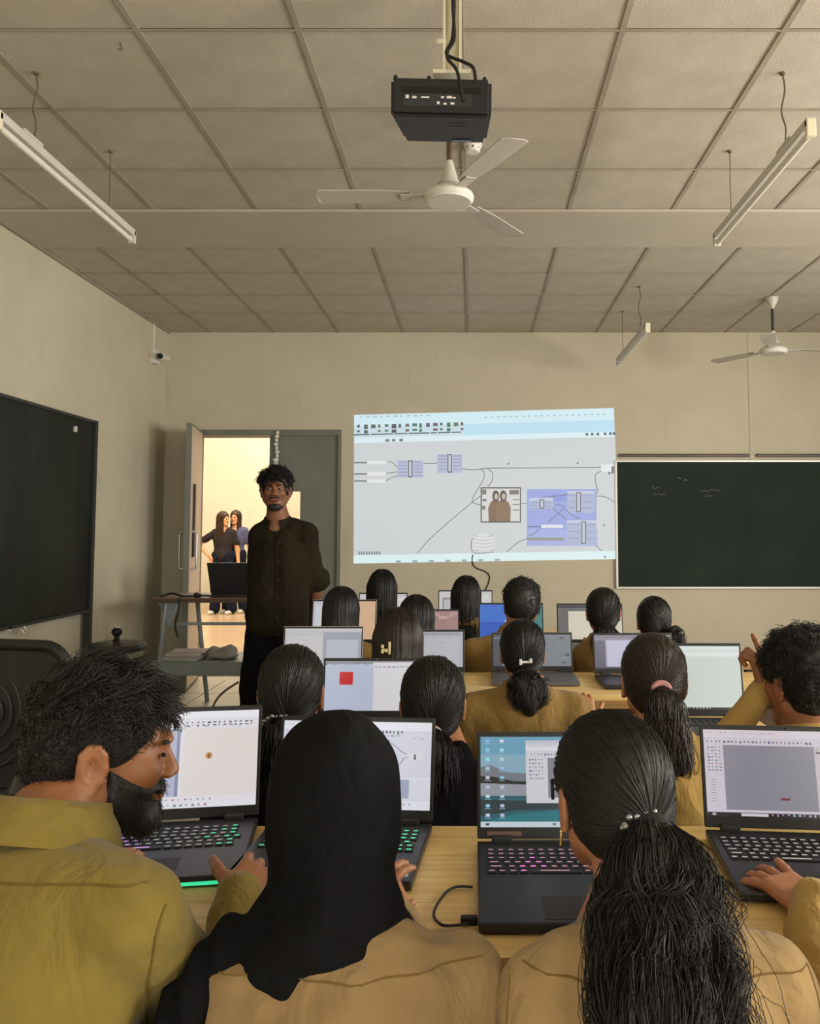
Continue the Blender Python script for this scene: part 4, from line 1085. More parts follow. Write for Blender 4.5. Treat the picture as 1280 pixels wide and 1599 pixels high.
# ================================================================ people
V3 = lambda *a: np.array(a, float)
def head_sdf(s=1., male=True):
    S = SDF(.018)
    S.ell((0, -.015, .032), (.075, .094, .085)); S.ell((0, .032, -.03), (.058, .060, .080))
    j = .004 if male else 0
    for q in (-1, 1):
        S.cap((q*(.050+j), .0, -.055), (q*.018, .072, -.100), .020, .017)
        S.ell((q*.036, .066, -.022), (.022, .022, .020)); S.ell((q*.016, .088, .022), (.020, .012, .008), k=.012)
    S.ell((0, .083, -.100), (.018, .014, .014)); S.cap((0, .086, .012), (0, .108, -.028), .007, .010, k=.012)
    for q in (-1, 1): S.ell((q*.012, .100, -.032), (.009, .010, .007), k=.008); S.ell((q*.032, .103, .002), (.016, .012, .009), k=.010, sub=True)
    S.ell((0, .094, -.058), (.022, .010, .006), k=.008); S.ell((0, .092, -.068), (.018, .010, .006), k=.008)
    for q in (-1, 1):
        R_ = Euler((.2, 0, q*.35)).to_matrix()
        S.ell((q*.079, -.010, -.012), (.0085, .021, .034), R_, k=.010); S.ell((q*.091, -.007, -.010), (.0125, .011, .019), R_, k=.003, sub=True)
        pe = [(q*(.080+.006*(-math.cos(a)*.6+.4)), -.011+.0195*math.cos(a), -.011+.031*math.sin(a)) for a in [math.radians(-70-36*i) for i in range(-6, 2)]]
        for a_, b_ in zip(pe[:-1], pe[1:]): S.cap(a_, b_, .0042, .0042, k=.004)
    if s != 1.:
        q_ = []
        for p in S.pr:
            if p[0] == 'c': p = ('c', p[1]*s, p[2]*s, p[3]*s, p[4]*s)+p[5:]
            else: p = (p[0], p[1]*s, p[2]*s)+p[3:]
            q_.append(p)
        S.pr = q_
    return S
def snap(S, X, off, it=4):
    sh = X.shape; X = X.reshape(-1, 3).copy(); e = 1e-3
    for _ in range(it):
        d = S.ev(X)
        g = np.stack([S.ev(X+V3(e, 0, 0))-d, S.ev(X+V3(0, e, 0))-d, S.ev(X+V3(0, 0, e))-d], 1)
        g /= np.linalg.norm(g, axis=1, keepdims=True)+1e-9
        X -= g*np.clip(d-(off if np.isscalar(off) else off.ravel()), -.05, .05)[:, None]
    return X.reshape(sh)
def hand(S, wr, fwd, up, side, curl=(.25, .3, .35, .4), thumb=.35, spread=.10, s=1.):
    """palm, four bent fingers and a thumb leaving the side of the palm; side +1: thumb toward fwd x up"""
    wr = Vector(wr); fwd = Vector(fwd).normalized(); up = Vector(up); up = (up-fwd*up.dot(fwd)).normalized(); rt = fwd.cross(up)*side
    Rm = np.array([list(rt), list(fwd), list(up)]).T
    S.box(wr+fwd*.048*s, V3(.038, .046, .0125)*s, Rm, .011*s, k=.012); S.cap(wr-fwd*.03*s, wr+fwd*.01*s, .024*s, .023*s, k=.015)
    for i in range(4):
        b = wr+fwd*(.088-.004*abs(i-1))*s+rt*(.029-.0195*i)*s
        a = spread*(1.4-i); d = (fwd*math.cos(a)+rt*math.sin(a)).normalized(); L = (.072, .080, .074, .058)[i]*s
        c = curl[i]; ang = c*.6
        for k, (fr_, r0, r1) in enumerate(((.46, .0095, .0088), (.30, .0088, .0080), (.24, .0080, .0070))):
            dd = d*math.cos(ang)-up*math.sin(ang); e = b+dd*L*fr_
            S.cap(b, e, r0*s, r1*s, k=.004); b = e; ang += c
    b = wr+fwd*.022*s+rt*.030*s-up*.004*s; d = (fwd*math.cos(thumb+.5)+rt*math.sin(thumb+.5)-up*.15).normalized()
    e = b+d*.045*s; S.cap(b, e, .0125*s, .0105*s, k=.012); d2 = (d+fwd*.35-up*.15).normalized(); S.cap(e, e+d2*.034*s, .0105*s, .0085*s, k=.005)
    return S
def collar_mesh(c, tilt, r, h=.038, flare=.020, drop=.030, gap=.5, n=34, yaw=0.):
    """folded shirt collar round the neck; open at the front by gap radians"""
    R_ = Euler((tilt, 0, yaw)).to_matrix(); V = []; F = []
    rx, ry = r
    prof = [(-.004, -.02), (.0, h*.6), (.003, h), (.008, h+.002), (.012, h*.75), (.014+flare*.5, h*.3), (.014+flare, -drop*.25)]
    for i in range(n+1):
        a = PI/2+gap/2+(2*PI-gap)*i/n
        fr_ = abs(math.cos((i/n)*PI))**3
        for dr_, dz in prof:
            z = dz-(.012*fr_ if dz < .01 else 0)
            V.append(Vector(c)+R_ @ Vector(((rx+dr_)*math.cos(a), (ry+dr_)*math.sin(a), z)))
    m = len(prof)
    for i in range(n):
        for k in range(m-1): F.append((i*m+k, (i+1)*m+k, (i+1)*m+k+1, i*m+k+1))
    return np.array([list(v) for v in V]), np.array(F)
def seam(me_v, me_f, pts, d, r, name, material, parent, off):
    """a stitched seam: points cast along d onto the shirt surface, joined by a thin tube"""
    bt = BVHTree.FromPolygons([Vector(v) for v in me_v], [tuple(f) for f in me_f]); o_ = []
    for p in pts:
        h = bt.ray_cast(Vector(p), Vector(d).normalized())
        if h[0] is not None: o_.append(h[0]-Vector(off)+h[1]*r*.2)
    if len(o_) > 3: MB().tube(o_, r, 5).build(name, material, parent, True)

class Person:
    def __init__(s, label, base, head, yaw=0., pitch=.1, roll=0., hs=1., male=True, skin='skin_mid', group=None, res=.007):
        s.label = label; s.base = V3(*base); s.H = V3(*head); s.R = rot_zxy(yaw, pitch, roll); s.hs = hs; s.male = male; s.skin = skin
        s.parts = []; s.kids = []; s.res = res; s.group = group
        s.rng = np.random.RandomState(abs(hash(label)) % 100000 if False else sum(map(ord, label)) % 9973)
    def hw(s, *p): return s.R @ (V3(*p)*s.hs)+s.H
    def head(s, neck, nr=.052, chest=True):
        S = head_sdf(s.hs, s.male).xf(s.R, s.H); n = V3(*neck)
        S.cap(s.hw(0, -.028, -.055), n, nr*s.hs*.98, nr*1.08*s.hs, k=.03)
        S.cap(n, n+V3(0, -.01, -.06), nr*1.1*s.hs, .07, k=.03)
        s.S_head = S; s.parts.append(S.net(s.res)); return s
    def add(s, S, res): s.parts.append(S.net(res)); return s
    def kid(s, name, vf, material, smooth=True, label=None):
        s.kids.append((name, vf, material, smooth, label)); return s
    def finish(s):
        v, f = merge(s.parts); me = np_mesh('person', v-s.base, f)
        o = link('person', me, s.skin, None, True); o.location = s.base
        tag(o, s.label, 'person', s.group)
        for name, (v, f), material, sm, lb in s.kids:
            k = link(name, np_mesh(name, v-s.base, f), material, o, sm)
            if lb: k['label'] = lb
        s.o = o; return o
    # ---------------- hair
    def hair_base(s, kind='tied', puff=0.):
        p = puff; S = SDF(.02)
        S.ell((0, -.014, .036), (.081+p, .101+p, .090+p)); S.ell((0, -.048, -.012), (.073+p, .060+p, .074+p))
        S.ell((0, .086, -.042), (.076, .066, .098), k=.012, sub=True)
        if kind in ('tied', 'short'):
            for q in (-1, 1): S.ell((q*.084, -.004, -.022), (.022, .028, .040), k=.012, sub=True)
        if kind == 'loose':
            for q in (-1, 1): S.cap((q*.070, -.012, .02), (q*.074, -.02, -.10), .024, .022)
            S.cap((0, -.06, 0), (0, -.07, -.12), .065, .06)
        if s.hs != 1.:
            S.pr = [(('c', a[1]*s.hs, a[2]*s.hs, a[3]*s.hs, a[4]*s.hs)+a[5:]) if a[0] == 'c' else ((a[0], a[1]*s.hs, a[2]*s.hs)+a[3:]) for a in S.pr]
        S.xf(s.R, s.H); return S
    def comb_back(s, S, tie, n, m=12, r=(.0009, .0009), off=.001):
        """strands combed from the hairline over the scalp to the tie"""
        g = s.rng; D0 = []
        td = V3(*tie)/np.linalg.norm(tie)
        while len(D0) < n:
            d = g.normal(size=3); d /= np.linalg.norm(d)
            if d[2] < -.35 or (d[1] > .62 and d[2] < .55) or d @ td > .80: continue
            D0.append(d)
        D0 = np.array(D0); t = np.linspace(0, 1, m)[None, :, None]
        D = D0[:, None]*(1-t)+td[None, None]*t; D /= np.linalg.norm(D, axis=2, keepdims=True)
        X = (D*.105*s.hs) @ s.R.T+s.H
        o = np.abs(g.normal(size=(n, 1)))*off*np.ones((1, m))+.0003
        X = snap(S, X, o); X[:, -1] = X[:, -1]*.6+.4*(s.R @ (V3(*tie)*s.hs)+s.H)
        return strands(X, *r)
    def tail(s, path, width, n, curl=0., freq=2., r=(.0012, .0005), m=22, flat=.6, mass=.75, jit=.25, clump=0):
        """bundle hanging along path (world points); width per control point"""
        g = s.rng; C = np.array([list(p) for p in crom([tuple(p) for p in path], 10)]); W = np.interp(np.linspace(0, 1, len(C)), np.linspace(0, 1, len(width)), width)
        k = np.linspace(0, len(C)-1, m).round().astype(int); C2, W2 = C[k], W[k]
        a = g.rand(n)*2*PI; rr = np.sqrt(.3+.7*g.rand(n))
        ox = np.cos(a)*rr; oy = np.sin(a)*rr*flat
        t = np.linspace(0, 1, m)[None]
        ph = g.rand(n, 1)*6.28; fq = freq*(.7+.6*g.rand(n, 1)); am = curl*(.4+.8*g.rand(n, 1))
        cx = np.sin(2*PI*fq*t+ph)*am*np.minimum(1, t*3); cy = np.cos(2*PI*fq*t*1.1+ph*1.7)*am*np.minimum(1, t*3)
        if clump:
            kc = g.randint(0, clump, n); j = lambda w_: g.normal(size=n)*w_
            ox, oy = ox[:clump][kc]+j(.11), oy[:clump][kc]+j(.11); ph = ph[:clump][kc]+j(.35)[:, None]; fq = fq[:clump][kc]; am = am[:clump][kc]*(1+j(.15)[:, None])
            cx = np.sin(2*PI*fq*t+ph)*am*np.minimum(1, t*3); cy = np.cos(2*PI*fq*t*1.1+ph*1.7)*am*np.minimum(1, t*3)
        dr = g.normal(size=(n, 1))*jit*t*(1 if not clump else .45)
        X = C2[None]+0.
        X = np.repeat(X, n, 0)
        Tn = np.gradient(C2, axis=0); Tn /= np.linalg.norm(Tn, axis=1, keepdims=True)+1e-9
        N1 = np.stack([Tn[:, 0]*0, Tn[:, 2], -Tn[:, 1]], 1); N1 /= np.linalg.norm(N1, axis=1, keepdims=True)+1e-9
        X[:, :, 0] += (ox[:, None]+dr)*W2[None]+cx; X += N1[None]*(oy[:, None]*W2[None]+cy)[:, :, None]
        cut = .78+.22*g.rand(n, 1)
        out = [strands(X, *r)]
        if mass:
            S = SDF(.012)
            for i in range(len(C)-3):
                if i % 3 == 0: 
                    j = min(i+3, len(C)-1)
                    for q in (-1, 0, 1): S.cap(C[i]+V3(q*W[i]*(1-flat)*.7, 0, 0), C[j]+V3(q*W[j]*(1-flat)*.7, 0, 0), W[i]*mass*flat*.8, W[j]*mass*flat*.8)
            S.noise = wob(40, .006*(1 if curl else .4), int(n), (1, 1, .4))
            out.append(S.net(.007))
        return out
    def short_hair(s, S, n, L=.03, lift=.3, curl=.004, m=7, r=(.0010, .0005), side=.3, ng=None):
        """locks: strands gathered round guide hairs that flow over the scalp, long on top, cropped at the sides"""
        g = s.rng; D0 = []; ng = ng or max(60, n//12)
        while len(D0) < ng:
            d = g.normal(size=3); d /= np.linalg.norm(d)
            if d[2] < -.45 or (d[1] > .58 and d[2] < .50): continue
            if abs(d[0]) > .78 and d[2] < .0 and d[1] > -.2: continue
            D0.append(d)
        D0 = np.array(D0); X0 = (D0*.105*s.hs) @ s.R.T+s.H; X0 = snap(S, X0, -.002)
        nrm = X0-s.H; nrm /= np.linalg.norm(nrm, axis=1, keepdims=True)
        fl = s.R @ V3(.35, .9, .15); tg = fl[None]+g.normal(size=(ng, 3))*.55; tg -= nrm*np.einsum('ij,ij->i', tg, nrm)[:, None]; tg /= np.linalg.norm(tg, axis=1, keepdims=True)
        k = g.randint(0, ng, n); nr, t0 = nrm[k], tg[k]
        off = g.normal(size=(n, 3))*.006; off -= nr*np.einsum('ij,ij->i', off, nr)[:, None]
        t1 = t0+g.normal(size=(n, 3))*.18; t1 /= np.linalg.norm(t1, axis=1, keepdims=True)
        ln_ = (L*(.7+.4*g.rand(ng))*np.clip((D0[:, 2]-.05)*1.6, side, 1.))[k]*(.85+.3*g.rand(n))
        t = np.linspace(0, 1, m)[None, :, None]; bi = np.cross(nr, t1)
        ph = (g.rand(ng)*6.28)[k][:, None, None]; fr_ = (3+3*g.rand(ng))[k][:, None, None]
        B_ = (X0[k]+off)[:, None]-off[:, None]*.45*t
        X = B_+(t1[:, None]*np.sin(t*1.4)+nr[:, None]*lift*np.sin(t*2.4))*ln_[:, None, None]+bi[:, None]*np.sin(t*fr_+ph)*curl*np.minimum(1, ln_[:, None, None]/.02)
        return strands(X, *r)
    def beard(s, off=.005, res=.004, thick=1., cheek=0., goatee=False, n=1500):
        """beard grown as a layer over the jaw of this head"""
        S = head_sdf(s.hs, s.male); S.xf(s.R, s.H); nz = wob(170, .0004, 2)
        def post(X, d):
            q_ = (X-s.H) @ s.R/s.hs; x, y, z = q_[:, 0], q_[:, 1], q_[:, 2]
            zb = np.interp(y, [-.01, .015, .045, .075, .11], [.0, -.016, -.044+cheek, -.046, -.046])
            reg = np.maximum(np.maximum(z-zb, (.014+.1*np.maximum(-.03-z, 0))-y), -(z+.135))
            if goatee: reg = np.maximum(np.maximum(z-np.interp(y, [.0, .06, .085, .11], [-.088, -.096, -.084, -.080]), .02-y), -(z+.135)); reg = np.maximum(reg, np.abs(x)-.044)
            mou = np.maximum(np.maximum(np.abs(x)-.030, .075-y), np.abs(z+.0475+.10*np.maximum(np.abs(x)-.012, 0))-.0065)
            reg = np.minimum(reg, mou)
            lip = (np.sqrt((x/.021)**2+((z+.0635)/.0085)**2)-1)*.008
            reg = np.maximum(reg, np.where(y > .07, -lip, -1))
            return np.maximum(d-off*np.clip(-reg/.010, .15, 1)*thick+nz(X), reg*.8)
        S.post = post; S.lo -= .01; S.hi += .01
        V, F = S.net(res)
        if not n: return V, F
        g = s.rng; k = g.randint(0, len(V), n); X0 = V[k]; c = s.hw(0, .02, -.05); nr = X0-c; nr /= np.linalg.norm(nr, axis=1, keepdims=True)
        d = nr*.5+(s.R @ V3(0, .25, -1.))[None]*.8+g.normal(size=(n, 3))*.25; t = np.linspace(-.2, 1, 4)[None, :, None]
        return merge([(V, F), strands(X0[:, None]+d[:, None]*t*.007, .0006, .0003)])
    def loose(s, S, n, length, m=16, r=(.0012, .0006), wave=.004, back=.0, z_floor=None, wid=1.0):
        """long hair falling from the crown round the back and sides"""
        g = s.rng; az = PI+(g.rand(n)-.5)*2*PI*.78; el0 = np.radians(70+20*g.rand(n)); el1 = np.radians(-18)
        k = 8; t = np.linspace(0, 1, k)[None]
        el = el0[:, None]*(1-t)+el1*t
        D = np.stack([np.sin(az)[:, None]*np.cos(el)*-1, np.cos(az)[:, None]*np.cos(el), np.sin(el)], 2)
        X = (D*.105*s.hs) @ s.R.T+s.H
        X = snap(S, X, np.abs(g.normal(size=(n, 1)))*.0015*np.ones((1, k))+.0004)
        e = X[:, -1]; mm = m-k; t2 = (np.arange(1, mm+1)/mm)[None]
        Ln = length*(.75+.25*g.rand(n, 1))
        dn = np.zeros((n, mm, 3)); dn[:, :, 2] = -Ln*t2
        cx = s.H[0]; dn[:, :, 0] = (e[:, 0:1]-cx)*(wid-1)*t2+np.sin(t2*7+g.rand(n, 1)*6.3)*wave*t2; dn[:, :, 1] = -back*t2+np.cos(t2*6+g.rand(n, 1)*6.3)*wave*t2
        return strands(np.concatenate([X, e[:, None]+dn], 1), *r)

def torso_shirt(sh, pel, w, neck, elb, wri=None, yaw=0., thick=1., long=True, seed=1, wr=.004, belly=1., hem=True, sl=(.060, .050, .047, .036), drop=.012):
    """shirt over torso and sleeves, all in world space"""
    S = SDF(.05); sh = V3(*sh); pel = V3(*pel); ax = V3(math.cos(yaw), math.sin(yaw), 0); up = sh-pel; L = np.linalg.norm(up); up = up/L
    fw = np.cross(up, ax); R_ = np.stack([ax, fw, np.cross(ax, fw)], 1)
    S.ell(sh-up*.10, (w*.86, .108*thick, .165), R_); S.ell(sh-up*L*.55, (w*.76*belly, .105*thick*belly, .19), R_); S.ell(pel+up*.02, (w*.82*belly, .125*thick, .13), R_)
    nk = V3(*neck)
    for q, e in zip((-1, 1), elb):
        s0 = sh+ax*q*(w-.058)-V3(0, 0, drop); S.cap(sh+ax*q*.06, s0, .060, .056); S.cap(nk+ax*q*.035-V3(0, 0, .03), s0-V3(0, 0, .004), .034, .046, k=.04)
        if e is None: continue
        S.cap(s0, e, sl[0], sl[1], k=.04)
    if wri:
        for e, x in zip(elb, wri):
            if e is not None and x is not None: S.cap(e, x, sl[2], sl[3], k=.02)
    S.cap(nk+V3(0, .01, .0), nk+V3(0, .03, .12), .050, .06, k=.01, sub=True)
    a, b = wob(28, wr, seed, (1, .6, .55)), wob(60, wr*.35, seed+9)
    S.noise = lambda X: a(X)+b(X)
    return S
def trousers(pel, kn, an, r=(.10, .070, .052), hipw=.10):
    S = SDF(.04); pel = V3(*pel); S.ell(pel, (.155, .12, .10))
    for q, k, a in zip((-1, 1), kn, an): S.cap(pel+V3(q*hipw*.85, 0, 0), k, r[0], r[1]); S.cap(k, a, r[1], r[2], k=.03)
    S.noise = wob(25, .003, 5); return S
def shoe_sdf(an, yaw=0.):
    S = SDF(.02); d = V3(-math.sin(yaw), math.cos(yaw), 0); a = V3(an[0], an[1], 0)
    S.cap(a+V3(0, 0, .04)-d*.03, a+d*.13+V3(0, 0, .032), .040, .030); S.cap(a+V3(0, 0, .05), a+V3(0, 0, .085), .038, .036)
    S.box(a+d*.05+V3(0, 0, -.05), (.2, .2, .05), None, .001, k=.004, sub=True)
    return S
def seated(p, by, sh, w, shirt, neck, elb, wri, res=.014, yaw=0., seed=1, pants='trouser_black', hands=True, thick=1., collar=True, belly=1., wr=.004, hand_kw=None, sl=(.060, .050, .047, .036), drop=.012):
    pel = V3(sh[0], by, ZS+.10)
    S = torso_shirt(sh, pel, w, neck, elb, wri, yaw, thick, True, seed, wr, belly, sl=sl, drop=drop); vf = S.net(res); p.shirt_vf = vf
    p.kid('shirt', vf, shirt)
    kn = [V3(sh[0]-.11, by+.40, ZS+.075), V3(sh[0]+.11, by+.40, ZS+.075)]; an = [V3(sh[0]-.11, by+.36, .10), V3(sh[0]+.11, by+.36, .10)]
    p.kid('trousers', trousers(pel, kn, an).net(.022), pants)
    for a in an: p.kid('shoe', shoe_sdf(a).net(.014), 'rubber')
    # hidden body under the clothes
    B = SDF(.04); B.cap(V3(*neck)-V3(0, 0, .05), pel, .06, .07); B.cap(kn[0], an[0], .04, .03); B.cap(kn[1], an[1], .04, .03)
    for q in (0, 1): B.cap(pel, kn[q], .06, .05)
    p.parts.append(B.net(.03))
    if hands:
        for i, (e, x) in enumerate(zip(elb, wri)):
            if x is None: continue
            S = SDF(.008); d = Vector(x)-Vector(e); kw = dict(fwd=d, up=(0, 0, 1), side=-1 if i == 1 else 1, s=.92)
            if hand_kw and hand_kw[i]: kw.update(hand_kw[i])
            S.cap(V3(*e), V3(*x), .034, .024, k=.01); hand(S, x, **kw); p.parts.append(S.net(.0045 if (hand_kw and hand_kw[i]) else .007))
    if collar:
        p.kid('collar', collar_mesh(V3(*neck)+V3(0, 0, -.012), -.32, (.066, .066), yaw=yaw), shirt)
    return p

# ---------------------------------------------------------------- front row
# bearded man at the left
Hm = P(158, 1166, 1.25)
pm = Person('bearded man in an olive khaki shirt looking right at the purple-lit laptop', (-.60, .98, 0), Hm, yaw=math.radians(-66), pitch=.16, roll=.02, hs=1.0, skin='skin_mid', res=.0034)
nk = V3(Hm.x-.035, 1.165, .925)
pm.head(nk, .052)
shm = (-.605, 1.10, .865)
el = [V3(-.86, 1.14, .66), V3(-.37, 1.20, .65)]; wr_ = [V3(-.70, 1.42, .74), V3(-.395, 1.415, .725)]
seated(pm, .98, shm, .235, 'khaki_olive', nk, el, wr_, .0085, yaw=math.radians(-12), seed=4, thick=1.08, collar=False, wr=.005,
       hand_kw=[None, dict(fwd=(.15, 1, .1), up=(.5, 0, 1), side=-1, curl=(.35, .5, .6, .7), s=1.0)])
pm.kid('collar', collar_mesh(nk+V3(.0, -.006, -.004), -.34, (.070, .074), .044, .024, .045, yaw=math.radians(-12)), 'khaki_olive')
S = pm.hair_base('short', .0)
S.ell(pm.hw(0, -.068, -.078), (.060, .042, .056), pm.R)
hv = S.net(.0055)
pm.kid('hair', merge([hv, pm.short_hair(S, 6500, .040, .26, .006, 9, (.0008, .0004), .16, 700), pm.short_hair(S, 6000, .013, .22, .001, 4, (.0007, .0004), .9, 6000)]), 'hair_soft')
pm.kid('beard', pm.beard(.007, .004, 1., .012), 'beard')
for q in (-1, 1):
    e = SDF(.004); e.cap((q*.016, .096, .020), (q*.046, .084, .022), .0045, .0035); e.xf(pm.R, pm.H); pm.kid('eyebrow', e.net(.003), 'beard')
    e = SDF(.004); e.ell((q*.032, .0875, .001), (.009, .004, .0032)); e.xf(pm.R, pm.H); pm.kid('eye', e.net(.0015), 'eye_dark')
om = pm.finish()
v, f = pm.shirt_vf
seam(v, f, [(-.86+.53*i/30, .5, .905+.006*math.sin(i*.1)) for i in range(31)], (0, 1, 0), .0016, 'yoke_seam', 'seam_olive', om, pm.base)
seam(v, f, [(-.372-.045*(i/26)**1.3, .4, .915-.20*i/26) for i in range(27)], (0, 1, 0), .0016, 'armhole_seam', 'seam_olive', om, pm.base)

# woman in the black headscarf
Hh = P(523, 1247, 1.235)
ph = Person('person in a black headscarf and khaki shirt seen from behind', (-.17, .98, 0), Hh, yaw=math.radians(8), pitch=.15, hs=.95, male=False, skin='skin', res=.006)
nh = V3(-.195, 1.165, .835); ph.head(nh, .048)
shh = (-.165, 1.105, .765)
seated(ph, .98, shh, .195, 'khaki_brown', nh, [V3(-.365, 1.08, .55), V3(.03, 1.08, .55)], [V3(-.20, 1.34, .72), V3(-.12, 1.34, .715)], .0085, yaw=math.radians(3), seed=8, collar=False, wr=.006, drop=.03,
       hand_kw=None)
HJ = SDF(.05)
HJ.ell(ph.hw(0, -.012, .018), (.086, .108, .106), ph.R); HJ.ell(ph.hw(0, -.008, .036), (.080, .098, .070), ph.R); HJ.ell(ph.hw(0, -.03, -.055), (.081, .094, .10), ph.R)
HJ.cap(ph.hw(0, -.03, -.07), nh+V3(0, -.005, .0), .080, .082); HJ.ell(nh+V3(.005, -.045, -.05), (.092, .080, .075))
HJ.ell(nh+V3(-.025, -.095, -.115), (.095, .05, .10)); HJ.ell(nh+V3(-.05, -.115, -.19), (.052, .032, .075)); HJ.ell(nh+V3(.055, -.03, -.05), (.06, .07, .045))
HJ.cap(nh+V3(-.05, -.02, -.01), nh+V3(-.105, -.05, -.035), .04, .036, k=.02)
HJ.cap(nh+V3(-.105, -.05, -.035), nh+V3(-.155, -.11, -.075), .036, .032, k=.012); HJ.cap(nh+V3(-.155, -.11, -.075), nh+V3(-.192, -.185, -.15), .032, .034, k=.012); HJ.cap(nh+V3(-.192, -.185, -.15), nh+V3(-.215, -.20, -.36), .034, .040, k=.012)
HJ.ell(ph.hw(0, .10, -.02), (.062, .05, .085), ph.R, k=.02, sub=True)
w1 = wob(30, .0045, 21, (1.2, .5, .45)); w2 = wob(75, .0012, 5, (1, .5, .4))
def fold(X):
    y = X-nh
    a = np.exp(-((y[:, 0]+.17)**2/.006+(y[:, 2]+.1)**2/.05))*np.sin((y[:, 0]*1.0+y[:, 2]*.45)*150)*.006
    b = np.exp(-((y[:, 2]+.02)**2/.006))*np.sin(y[:, 2]*120+y[:, 0]*40)*.003
    return w1(X)*np.clip((nh[2]+.08-X[:, 2])*8+.4, .15, 1.2)+w2(X)+a+b
HJ.noise = fold
ph.kid('headscarf', HJ.net(.0065), 'hijab_black')
oh = ph.finish(); v, f = ph.shirt_vf
seam(v, f, [(-.36+.40*i/30, .5, .785+.012*math.cos((i-15)*.08)) for i in range(31)], (0, 1, 0), .0013, 'yoke_seam', 'seam', oh, ph.base)

# woman with the long wavy ponytail
Hp_ = P(952, 1243, 1.24)
pp = Person('person with a long wavy black ponytail and beaded hair tie in a khaki shirt', (.24, .98, 0), Hp_, yaw=math.radians(14), pitch=.12, hs=.95, male=False, skin='skin', res=.005)
np_ = V3(.225, 1.165, .835); pp.head(np_, .047)
shp = (.235, 1.09, .775)
seated(pp, .98, shp, .195, 'khaki', np_, [V3(.045, 1.08, .58), V3(.445, 1.10, .58)], [V3(.19, 1.31, .72), V3(.30, 1.33, .725)], .0085, yaw=math.radians(2), seed=12, collar=False, wr=.006, drop=.03)
S = pp.hair_base('tied', .004)
tie = V3(.012, -.106, -.018)
tw = pp.hw(*tie)
C0 = pp.comb_back(S, tie, 2600, 12, (.0008, .0007), .0012)
path = [tw+V3(0, .004, .0), tw+V3(.0, -.036, -.030), tw+V3(-.006, -.070, -.08), tw+V3(-.014, -.125, -.125), tw+V3(-.024, -.185, -.17), tw+V3(-.024, -.215, -.25), tw+V3(-.018, -.22, -.36)]
TLs = pp.tail(path, [.022, .054, .068, .070, .070, .075, .082], 5200, .019, 2.3, (.0007, .0005), 36, .6, .82, .25, 95)
fly = pp.tail([tw+V3(.04, -.02, -.03), tw+V3(.066, -.04, -.075), tw+V3(.060, -.09, -.12), tw+V3(.045, -.17, -.17), tw+V3(.065, -.215, -.28)], [.02, .035, .035, .045, .07], 130, .018, 2.2, (.0007, .0004), 28, .8, 0, .5)
pp.kid('hair', merge([S.net(.0055), C0]), 'hair_soft')
pp.kid('ponytail', merge(TLs+fly), 'hair_soft')
bd = MB()
for i in range(16):
    a = PI*1.15*i/15-.2; bd.ball((0.030*math.cos(a)+.002*(i % 2), -.112-.004*(i % 2), -.026+.022*math.sin(a)+.003*((i*7) % 3)), (.0055, .005, .0045), 8)
me = bd.mesh('t'); 
vv = np.array([list(x.co) for x in me.vertices]); ff = [list(p.vertices) for p in me.polygons]; ff = np.array([q_ if len(q_) == 4 else q_+[q_[-1]] for q_ in ff])
pp.kid('beaded_tie', ((pp.R @ (vv*pp.hs).T).T+pp.H, ff), 'beads')
# spectacles temple and ear stud on the visible left side
g_ = SDF(.003); g_.cap((-.066, .085, .004), (-.080, -.015, .010), .0022, .0020); g_.cap((-.062, .094, .012), (-.062, .094, -.016), .003, .003); g_.cap((-.062, .094, .012), (-.010, .108, .012), .0022, .0022); g_.xf(pp.R*pp.hs, pp.H)
pp.kid('spectacles', g_.net(.0022), 'black_plastic')
g_ = SDF(.002); g_.cap((-.083, .0, -.044), (-.085, .0, -.066), .0028, .0022); g_.xf(pp.R*pp.hs, pp.H); pp.kid('earring', g_.net(.0018), 'gold')
op = pp.finish(); v, f = pp.shirt_vf
seam(v, f, [(.02+.43*i/30, .5, .79+.012*math.cos((i-15)*.08)) for i in range(31)], (0, 1, 0), .0013, 'yoke_seam', 'seam', op, pp.base)
for xs in (.052, .418): seam(v, f, [(xs+(.012 if xs > .2 else -.012)*math.sin(i*.12), .5, .815-.2*i/22) for i in range(23)], (0, 1, 0), .0013, 'armhole_seam', 'seam', op, pp.base)

# person cut off by the right edge, hand over the keyboard
Hq = V3(.70, 1.28, .945)
pq = Person('person at the right edge with an open hand over the laptop keys', (.685, .98, 0), Hq, yaw=math.radians(6), pitch=.12, hs=.95, male=False, skin='skin', res=.008)
nq = V3(.685, 1.175, .835); pq.head(nq, .047)
wq = P(1262, 1398, 1.40)
seated(pq, .98, (.685, 1.10, .765), .20, 'khaki_gold', nq, [V3(.475, 1.165, .60), V3(.92, 1.13, .60)], [V3(wq.x, 1.385, wq.z-.01), V3(.78, 1.42, .735)], .0085, seed=15, wr=.006, drop=.02, sl=(.062, .056, .054, .046),
       hand_kw=[dict(fwd=(-.32, 1, .08), up=(0, -.25, 1), side=1, curl=(.05, .18, .22, .25), spread=.20, thumb=.2, s=.98), None])
S = pq.hair_base('loose', .004); pq.kid('hair', merge([S.net(.008), pq.loose(S, 500, .10)]), 'hair_black')
oq = pq.finish(); v, f = pq.shirt_vf
seam(v, f, [(.50+.2*i/20, .5, .79) for i in range(21)], (0, 1, 0), .0013, 'yoke_seam', 'seam', oq, pq.base)

